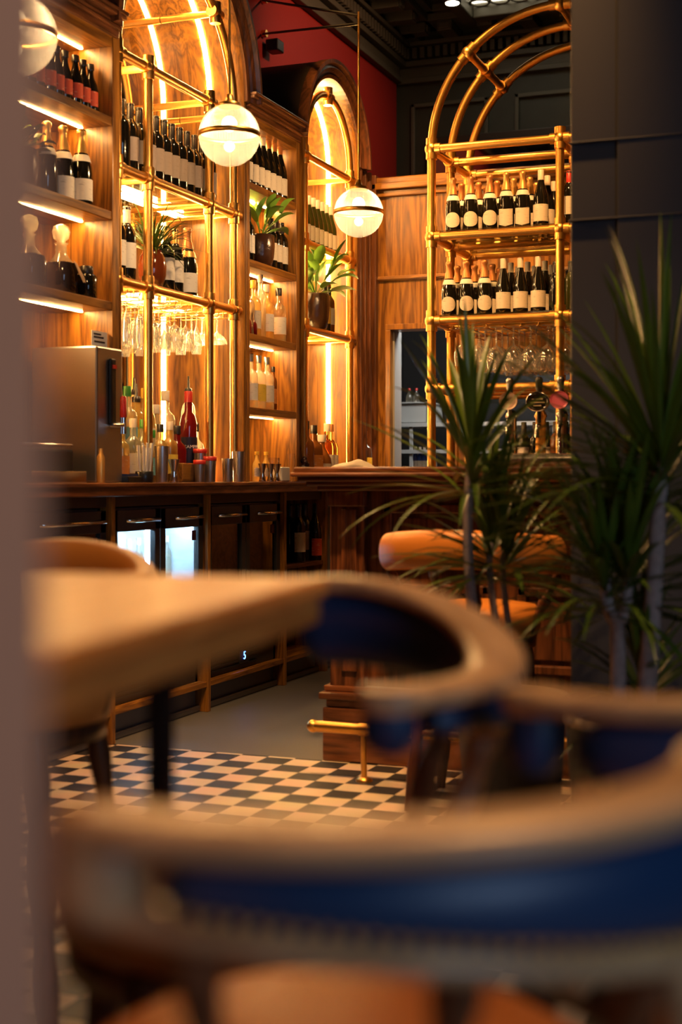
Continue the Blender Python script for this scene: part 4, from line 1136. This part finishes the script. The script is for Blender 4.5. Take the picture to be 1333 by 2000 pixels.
# kitchen shelves seen through the opening
t = thing('kitchen_shelf', (-2.7, 9.2, 0), 'white steel kitchen shelving seen through the panelled doorway', 'shelf')
KS = plain('white_shelf_steel', (.60, .60, .58), .35, .2)
zk = z_at(828, -2.85, 9.1)
for z in (zk - .02, z_at(880, -2.85, 9.1) - .02, z_at(930, -2.85, 9.1)):
    part('shelf', MB().box(-3.3, -1.9, 9.0, 9.45, z, z + .025), KS, t)
for x in (x_on(802, 9.0), -2.0):
    for y in (9.02, 9.43):
        part('post', MB().box(x - .01, x + .01, y - .01, y + .01, 0, zk), KS, t)
t = thing('plastic_crate', (-2.95, 9.2, zk + .005), 'grey plastic storage crate on the kitchen shelf', 'crate')
xk0, xk1 = x_on(800, 9.05), x_on(835, 9.05)
GP = plain('grey_crate_plastic', (.40, .40, .38), .5)
m = MB(); za, zb = zk + .006, z_at(787, -2.85, 9.05)
m.box(xk0 - .22, xk1, 9.05, 9.06, za, zb); m.box(xk0 - .22, xk1, 9.39, 9.4, za, zb); m.box(xk1 - .01, xk1, 9.05, 9.4, za, zb); m.box(xk0 - .22, xk0 - .21, 9.05, 9.4, za, zb); m.box(xk0 - .22, xk1, 9.05, 9.4, za, za + .008)
part('tub', m, GP, t, bevel=.003)
part('rim', MB().box(xk0 - .235, xk1 + .015, 9.035, 9.415, zb, zb + .008), GP, t)
for i, u in enumerate((800, 814)):
    x = x_on(u, 9.2)
    bottle('squat', (x, 9.2, zb + .009), 0, CLEARG, RCAP, None, ['red-capped jar on the kitchen crate, left one', 'red-capped jar on the kitchen crate, right one'][i], 'red-capped jars', 'jar', sc=.45)
for i in range(5):
    x = x_on(812 + i * 9, 9.1)
    bottle('spirit', (x, 9.1, z_at(930, -2.85, 9.1) + .0255), 0, plain('blue_plastic', (.03, .07, .30), .4), WCAP, WHITE, 'blue cleaning bottle, %s from the left on the lowest kitchen shelf' % ORD[i + 1], 'blue bottles on the kitchen shelf', 'cleaning_bottle', sc=.6)

# ================================================================== pendants
RIBG = None
def ribbed():
    mt = bpy.data.materials.new('ribbed_lamp_glass'); mt.use_nodes = True; nt = mt.node_tree; nt.nodes.clear()
    tr = nt.nodes.new('ShaderNodeBsdfTransparent'); tl = nt.nodes.new('ShaderNodeBsdfTranslucent'); gl = nt.nodes.new('ShaderNodeBsdfGlossy')
    tr.inputs[0].default_value = (1, .97, .9, 1); tl.inputs[0].default_value = (.050, .050, .046, 1); gl.inputs['Roughness'].default_value = .12
    tc = nt.nodes.new('ShaderNodeTexCoord'); sx = nt.nodes.new('ShaderNodeSeparateXYZ'); at = nt.nodes.new('ShaderNodeMath'); at.operation = 'ARCTAN2'
    nt.links.new(tc.outputs['Object'], sx.inputs[0]); nt.links.new(sx.outputs['X'], at.inputs[0]); nt.links.new(sx.outputs['Y'], at.inputs[1])
    mu = nt.nodes.new('ShaderNodeMath'); mu.operation = 'MULTIPLY'; mu.inputs[1].default_value = 72
    sn = nt.nodes.new('ShaderNodeMath'); sn.operation = 'SINE'
    nt.links.new(at.outputs[0], mu.inputs[0]); nt.links.new(mu.outputs[0], sn.inputs[0])
    bp = nt.nodes.new('ShaderNodeBump'); bp.inputs['Strength'].default_value = .6; bp.inputs['Distance'].default_value = .003
    nt.links.new(sn.outputs[0], bp.inputs['Height']); nt.links.new(bp.outputs[0], gl.inputs['Normal']); nt.links.new(bp.outputs[0], tl.inputs['Normal'])
    m1 = nt.nodes.new('ShaderNodeMixShader'); m1.inputs[0].default_value = .62
    nt.links.new(tr.outputs[0], m1.inputs[1]); nt.links.new(tl.outputs[0], m1.inputs[2])
    m2 = nt.nodes.new('ShaderNodeMixShader'); m2.inputs[0].default_value = .07
    nt.links.new(m1.outputs[0], m2.inputs[1]); nt.links.new(gl.outputs[0], m2.inputs[2])
    o = nt.nodes.new('ShaderNodeOutputMaterial'); nt.links.new(m2.outputs[0], o.inputs[0])
    return mt
RIBG = ribbed()
PX_, PZ_ = -2.46, 2.42
for i, (y, lab_) in enumerate(((3.66, 'ribbed glass globe pendant at the left edge, half behind the near pillar'), (5.15, 'ribbed glass globe pendant in front of the large arch'), (6.64, 'ribbed glass globe pendant hanging by the smaller arch and end wall'))):
    c = (PX_, y, PZ_ + (.03 if i == 1 else -.02 if i == 2 else 0)); R = .123
    t = thing('globe_pendant', c, lab_, 'lamp', 'ribbed globe pendants')
    up_ = [(R * cos(radians(a)), R * sin(radians(a))) for a in range(4, 84, 4)] + [(.012, R)]
    part('upper_shade', MB().lathe(up_, 40, c, caps=False), RIBG, t)
    part('lower_shade', MB().lathe([(r_, -z_) for r_, z_ in up_[:-1]] + [(.001, -R)], 40, c, caps=False), RIBG, t)
    part('band', MB().lathe([(R * .995, -.010), (R + .002, -.010), (R + .002, .010), (R * .995, .010)], 40, c, caps=False), BRASS, t)
    part('cap', MB().lathe([(.045, R - .010), (.045, R + .004), (.02, R + .012), (.012, R + .04)], 24, c), BRASS, t)
    for dz_, rb_ in ((.045, .032), (-.045, .022)):
        m = MB(); m.ball((c[0], c[1], c[2] + dz_), rb_, 16)
        part('bulb', m, BULB, t)
    part('rod', MB().tube([(c[0], c[1], c[2] + R + .03), (c[0], c[1], 3.40)], .006, 10), BRASS, t)
    m = MB()
    wy = y + 1.03
    top = Vector((c[0], c[1], 3.38))
    w1, w2 = Vector((XR + .0, wy, 3.70)), Vector((XR + .0, wy, 3.90))
    m.tube([top - Vector((0, 0, .04)), w1], .007, 8); m.tube([top, w2], .007, 8)
    part('bracket_arm', m, plain('black_iron', (.02, .018, .016), .4), t)
    for q in (w1, w2):
        m = MB(); m.tube([q, q + Vector((.03, -.0, 0))], .022, 12)
        part('wall_plate', m, BRASS, t)
    l = bpy.data.lights.new('globe_light', 'POINT'); l.energy = 26; l.color = (1, .60, .28); l.shadow_soft_size = .05
    lo = bpy.data.objects.new('globe_light', l); COL.objects.link(lo); lo.location = (c[0], c[1], c[2])
# small black speaker on the red wall
ys_ = y_on(519, XR); zs_ = z_at(93, XR, ys_)
t = thing('wall_speaker', (XR, ys_, zs_), 'small black speaker on the red wall under the pendant bracket', 'speaker')
part('casing', MB().box(XR + .02, XR + .10, ys_ - .05, ys_ + .05, zs_ - .035, zs_ + .035), BPLAS, t, bevel=.008)
part('mount', MB().box(XR, XR + .02, ys_ - .02, ys_ + .02, zs_ - .015, zs_ + .015), BPLAS, t)

# ceiling lights
def rooflight(x0, x1, y0, y1, label):
    t = thing('ceiling_light', ((x0 + x1) / 2, (y0 + y1) / 2, 4.5), label, 'light', 'lattice ceiling lights')
    part('diffuser', MB().box(x0, x1, y0, y1, 4.44, 4.45), emit('lit_rooflight', (1, .86, .62), 1.6), t)
    m = MB()
    for a, b_, c_, d_ in ((x0 - .1, x0, y0 - .1, y1 + .1), (x1, x1 + .1, y0 - .1, y1 + .1), (x0, x1, y0 - .1, y0), (x0, x1, y1, y1 + .1)): m.box(a, b_, c_, d_, 4.34, 4.5)
    part('frame', m, CORN, t, bevel=.01)
    m = MB(); nx2 = int((x1 - x0) / .14); ny2 = int((y1 - y0) / .14)
    for i in range(nx2):
        for j in range(ny2):
            cx_, cy_ = x0 + (i + .5) * (x1 - x0) / nx2, y0 + (j + .5) * (y1 - y0) / ny2
            m.tube([(cx_ + .068 * cos(2 * pi * k_ / 12), cy_ + .068 * sin(2 * pi * k_ / 12), 4.42) for k_ in range(12)], .010, 6, closed=True)
    part('lattice', m, CORN, t)
rooflight(-2.75, -1.75, 8.9, 9.75, 'lattice ceiling light glowing above the brass gantry')
t = thing('ceiling_spotlight', tuple(cam_pt(884, 6, 9.6)), 'bright ceiling spotlight glaring at the top beside the lattice light', 'light')
q = cam_pt(884, 6, 9.6)
part('can', MB().lathe([(.05, 0), (.06, .005), (.06, .12), (.03, .14), (.01, 4.5 - q.z)], 18, q), BPLAS, t)
part('lens', MB().lathe([(.046, -.004), (.046, .0)], 18, q), emit('spot_lens', (1, .85, .6), 14), t)
# big mirror on the back wall
xm0, xm1 = x_on(850, 10.17), .6
t = thing('wall_mirror', ((xm0 + xm1) / 2, 10.18, 2.2), 'wide dark-framed mirror high on the back wall behind the gantry', 'mirror')
part('mirror_glass', MB().box(xm0, xm1, 10.165, 10.175, 2.2, 3.55), plain('dim_mirror', (.35, .33, .30), .04, 1.0), t)
m = MB()
for a, b_, c_, d_ in ((xm0 - .05, xm1 + .05, 3.55, 3.62), (xm0 - .05, xm1 + .05, 2.13, 2.2), (xm0 - .06, xm0, 2.13, 3.62), (xm1, xm1 + .06, 2.13, 3.62)): m.box(a, b_, 10.15, 10.19, c_, d_)
part('frame', m, BLACKW, t, bevel=.008)

# ================================================================== bar stools
def smooth_path(n, a0, a1):
    return [a0 + (a1 - a0) * i / n for i in range(n + 1)]
def stool(loc, rz, label, padm, capm, seatm, lo=.888, hi=.958, half=122, off=0, roll=False, lowm=None, ends=(0, -1), endm=None, R=.265, ss=.66, sp=(-1, -14, 14, 1), sup=(-1, 1)):
    """back centred on local -Y; crest drops from the back to the arm tips"""
    t = thing('bar_stool', loc, label, 'stool', None, rz)
    L = dict(local=True)
    N = 56
    angs = smooth_path(N, -pi / 2 - radians(half), -pi / 2 + radians(half))
    def zc(a):
        k_ = min(1, abs(a + pi / 2 - radians(off)) / radians(95)); k_ = k_ * k_ * (3 - 2 * k_)
        return hi + (lo - hi) * k_
    def sect(a, pts):
        z = zc(a); return [((R + dx) * cos(a), (R + dx) * sin(a), z + dz) for dx, dz in pts]
    def oval(w_, h, cx_, cz, n=14, p=3.2):
        o = []
        for k_ in range(n):
            b_ = 2 * pi * k_ / n; c_, s_ = cos(b_), sin(b_)
            q = (abs(c_) ** p + abs(s_) ** p) ** (-1 / p)
            o.append((cx_ + w_ * q * c_, cz + h * q * s_))
        return o
    def ph(a):
        k_ = min(1, abs(a + pi / 2 - radians(off)) / radians(125)); return (.088 - .058 * k_ * k_ * (3 - 2 * k_)) if not roll else .10
    cap_r = [sect(a, oval(.031, .0105, 0, -.0105)) for a in angs]
    e0 = []; 
    if not roll: part('crest_rail', MB().loft(cap_r), capm, t, **L)
    pa = [a for a in angs if abs(a + pi / 2) < radians(half - 9)]
    pad_r = []
    for i, a in enumerate(pa):
        k_ = .55 if i in (0, len(pa) - 1) else (.85 if i in (1, len(pa) - 2) else 1)
        h = ph(a); pad_r.append(sect(a, oval((.036 if roll else .023) * k_, (h / 2 + (.012 if roll else 0)) * k_, 0, -.020 - h / 2, 20 if roll else 14, 2.3 if roll else 3.2)))
    pad = part('back_pad', MB().loft(pad_r), padm, t, **L)
    low = [sect(a, oval(.018 * (.15 if i in (0, N) else 1), .009 * (.15 if i in (0, N) else 1), 0, -.020 - ph(a) - .007)) for i, a in enumerate(angs)]
    if not roll and endm is None: part('lower_rail', MB().loft(low), lowm or capm, t, **L)
    for sgn in (() if roll else ends):     # rounded arm ends
        a = angs[sgn]; z = zc(a); h = ph(a)
        m = MB(); m.lathe([(.012, -h - .035), (.026, -h - .03), (.030, -.045), (.030, -.010), (.024, -.001), (.004, 0)] if endm is None else [(.012, -h - .03), (.024, -h - .022), (.027, -h * .6 - .02), (.025, -.022)], 18, (R * cos(a), R * sin(a), z))
        part('arm_end', m, endm or capm, t, **L)
        if endm is not None:
            m = MB(); m.lathe([(.027, -.0215), (.031, -.016), (.031, -.005), (.026, 0)], 18, (R * cos(a), R * sin(a), z)); part('rail_tip', m, capm, t, **L)
    for i in range(34 if padm is BLUELEA else 0):
        m = MB()
        a = -pi / 2 + radians(-half + 14 + i * (2 * half - 28) / 33); z = zc(a) - .020 - ph(a) + .006
        m.ball(((R + .022) * cos(a), (R + .022) * sin(a), z), .004, 8)
        part('nail_head', m, BRASS, pad, **L)
    for sg in (() if roll else sup):      # curved flat supports under the arms
        a0, a1 = -pi / 2 + sg * radians(min(77, half - 30)), -pi / 2 + sg * radians(min(112, half + 5))
        P0 = Vector((R * cos(a0), R * sin(a0), zc(a0) - .03 - ph(a0))); P1 = Vector((.195 * cos(a1), .195 * sin(a1), ss - .06))
        mid = (P0 + P1) / 2 + Vector((.05 * cos(a0), .05 * sin(a0), -.01))
        pts = [P0 * (1 - q) ** 2 + mid * 2 * q * (1 - q) + P1 * q * q for q in [i / 10 for i in range(11)]]
        part('arm_support', MB().tube(pts, [.014] * 3 + [.016] * 5 + [.014] * 3, 12), capm, t, **L)
    for q_ in sp:
        a = -pi / 2 + radians(q_ if abs(q_) > 1 else q_ * (half - 12))
        zt = zc(a) - .03 - ph(a)
        p0 = Vector((.185 * cos(a), .185 * sin(a), ss - .04)); p1 = Vector((R * cos(a), R * sin(a), zt))
        pts = [p0 + (p1 - p0) * (i / 10) for i in range(11)]
        rr = [.013, .016, .012, .011, .014, .019, .014, .011, .012, .016, .013]
        part('spindle', MB().tube(pts, rr, 12), DARKW, t, **L)
    m = MB(); m.lathe([(.17, ss - .055), (.196, ss - .05), (.208, ss - .015), (.208, ss + .02), (.19, ss + .045), (.12, ss + .055), (.002, ss + .058)] if roll else [(.17, ss - .055), (.196, ss - .05), (.202, ss - .02), (.196, ss - .003), (.17, ss + .012), (.1, ss + .022), (.002, ss + .025)], 36)
    part('seat', m, seatm, t, **L)
    m = MB(); m.lathe([(.15, ss - .09), (.19, ss - .088), (.193, ss - .05), (.15, ss - .05)], 36)
    part('seat_frame', m, DARKW, t, **L)
    for sx_ in (-1, 1):
        for sy_ in (-1, 1):
            p0 = Vector((.125 * sx_, .125 * sy_, ss - .06)); p1 = Vector((.185 * sx_, .185 * sy_, 0))
            pts = [p0 + (p1 - p0) * (i / 14) for i in range(15)]
            rr = [.022, .022, .024, .02, .017, .022, .025, .021, .018, .018, .022, .022, .018, .016, .014]
            part('leg', MB().tube(pts, rr, 12), DARKW, t, **L)
    zr = .25; q = .125 + .06 * (ss - .06 - zr) / (ss - .06)
    for a, b_ in (((-q, -q), (q, -q)), ((q, -q), (q, q)), ((q, q), (-q, q)), ((-q, q), (-q, -q))):
        part('stretcher', MB().tube([(a[0], a[1], zr), (b_[0], b_[1], zr)], .011, 10), DARKW, t, **L)
    return t
# angles measured in the camera's right / out frame become world turns
def face(deg_back): return radians(deg_back) - (-pi / 2) + TH     # back centre towards deg_back (0 = right, 90 = out)
stool(rd(-.10, 1.52), face(16), 'blue leather bar stool with pale curved crest, beside the corner of the wooden table', BLUELEA, TANW, RUSTLEA, half=73, off=52, lowm=DARKW, endm=BLUELEA, ends=(0,), sp=(-1, -14, 14), sup=(-1,))
stool(rd(.385, 1.45), face(298), 'blue leather bar stool with cream seat behind the nearest one, studs along its crest', BLUELEA, TANW, CREAMLEA, half=80, hi=.90, lowm=DARKW, endm=BLUELEA)
stool(rd(0, 1.02), face(294), 'nearest blue leather bar stool with rust seat, curving across the bottom', BLUELEA, TANW, RUSTLEA, half=54, lo=.897, hi=.902, off=67, sp=(-1, -10, 20, 1), sup=(1,))
stool(rd(-.655, 2.80), face(75), 'tan leather bar stool behind the wooden table at left', TANLEA, DARKW, TANLEA, lo=.90, half=98, roll=True)
so = cam_pt(935, 1300, 4.72)
stool((so.x, so.y, 0), 0, 'tan leather bar stool standing at the panelled bar behind the plants', TANLEA, DARKW, TANLEA, lo=.90, hi=.925, half=88, roll=True, R=.295, ss=.615)

# table
cx_, cd_ = -.013, 1.60
e1 = Vector((-.25, -.968)); e2 = Vector((-.968, .25))
zt = EYE - .112
t = thing('high_table', rd(*(Vector((cx_, cd_)) + e1 * .45 + e2 * .35)), 'high wooden table with thick honey-coloured top, strongly blurred at left', 'table')
def quad(i0, z0, z1, l1, l2):
    c0 = Vector((cx_, cd_)) + e1 * i0 + e2 * i0
    cs = [c0, c0 + e1 * (l1 - 2 * i0), c0 + e1 * (l1 - 2 * i0) + e2 * (l2 - 2 * i0), c0 + e2 * (l2 - 2 * i0)]
    m = MB(); P = [rd(p.x, p.y, z) for z in (z0, z1) for p in cs]
    m.add(P, [(3, 2, 1, 0), (4, 5, 6, 7), (0, 1, 5, 4), (1, 2, 6, 5), (2, 3, 7, 6), (3, 0, 4, 7)])
    return m
part('table_top', quad(0, zt - .022, zt, .72, .75), TABW, t, bevel=.006)
part('apron', quad(.008, zt - .052, zt - .0225, .72, .75), TABW, t, bevel=.006)
for a, b_ in ((.12, .155), (.12, .62), (.6, .155), (.6, .62)):
    p = Vector((cx_, cd_)) + e1 * a + e2 * b_; q = rd(p.x, p.y)
    part('leg', MB().box(q.x - .011, q.x + .011, q.y - .011, q.y + .011, 0, zt - .052), plain('black_steel', (.02, .015, .012), .45, .3), t)

# ================================================================== dracaenas
def dracaena(loc, trunks, label, pot, seed, leafn=70, ll=.42):
    rnd = random.Random(seed)
    t = thing('dracaena', loc, label, 'plant', 'dracaenas by the slate column')
    x, y, z = loc
    pr, phh = pot
    m = MB(); m.lathe([(pr * .8, 0), (pr * .82, .01), (pr, phh - .02), (pr * 1.03, phh - .018), (pr * 1.03, phh), (pr * .9, phh), (pr * .88, phh - .05)], 32, loc)
    part('pot', m, plain('dark_planter', (.03, .028, .028), .5), t)
    part('pot_rim', MB().lathe([(pr * 1.035, phh - .016), (pr * 1.045, phh - .01), (pr * 1.03, phh + .003), (pr * .9, phh + .002), (pr * .89, phh - .02)], 32, loc, caps=False), plain('tan_planter_rim', (.42, .29, .17), .5), t)
    part('soil', MB().lathe([(.002, phh - .04), (pr * .885, phh - .045)], 24, loc, caps=False), SOIL, t)
    for pts in trunks:
        P = [Vector(p) for p in pts[0]]
        part('trunk', MB().tube([P[0] + (P[-1] - P[0]) * (i / 12) + (P[len(P) // 2] - (P[0] + P[-1]) / 2) * (4 * (i / 12) * (1 - i / 12)) for i in range(13)], [pts[1] * (1.15 - .3 * i / 12 + .06 * (i % 2)) for i in range(13)], 12), BARK, t)
        if pts[2] <= 0: continue
        f = MB(); top = P[-1]
        for i in range(pts[2]):
            a = rnd.uniform(0, 2 * pi); h = rnd.random()
            el = -.2 + 1.7 * h ** .8 + rnd.uniform(-.15, .15)
            d = Vector((cos(a) * cos(el), sin(a) * cos(el), sin(el)))
            leaf(f, top + Vector((0, 0, -.10 + .14 * h)) + d * .012, d, pts[3] * rnd.uniform(.75, 1.15), .019 * rnd.uniform(.8, 1.3), rnd.uniform(.15, .95), 9, .22, a)
        part('foliage', f, LEAF, t)
    return t
p = cam_pt(1000, 1330, 4.0)
def at4(u, v, d): return cam_pt(u, v, d)
b1 = Vector((p.x, p.y, .44))
dracaena((p.x, p.y, 0), [([b1 + Vector((-.06, -.03, 0)), at4(917, 1120, 3.95), at4(922, 905, 3.95)], .0145, 64, .37),
                          ([b1 + Vector((0, 0, 0)), at4(960, 1150, 4.0), at4(962, 1060, 4.0)], .010, 60, .30),
                          ([b1 + Vector((.03, 0, 0)), at4(985, 1150, 4.02), at4(990, 1075, 4.02)], .009, 45, .28)],
         'dracaena in tan-rimmed pot in front of the tan stool at the bar', (.155, .475), 4)
p2 = cam_pt(1245, 1400, 3.45)
b2 = Vector((p2.x, p2.y, .46))
dracaena((p2.x, p2.y, 0), [([at4(1258, 1420, 3.42), at4(1276, 1180, 3.42), at4(1292, 905, 3.42)], .021, 110, .50),
                            ([at4(1208, 1420, 3.48), at4(1208, 1300, 3.48), at4(1206, 1205, 3.48)], .019, 0, 0),
                            ([at4(1206, 1215, 3.48), at4(1188, 1185, 3.48), at4(1184, 1130, 3.48)], .015, 60, .33),
                            ([at4(1206, 1215, 3.48), at4(1224, 1185, 3.48), at4(1228, 1110, 3.48)], .015, 70, .36),
                            ([at4(1243, 1420, 3.5), at4(1250, 1380, 3.5), at4(1255, 1330, 3.5)], .012, 40, .25)],
         'tallest multi-trunked dracaena in front of the slate column', (.17, .50), 9)
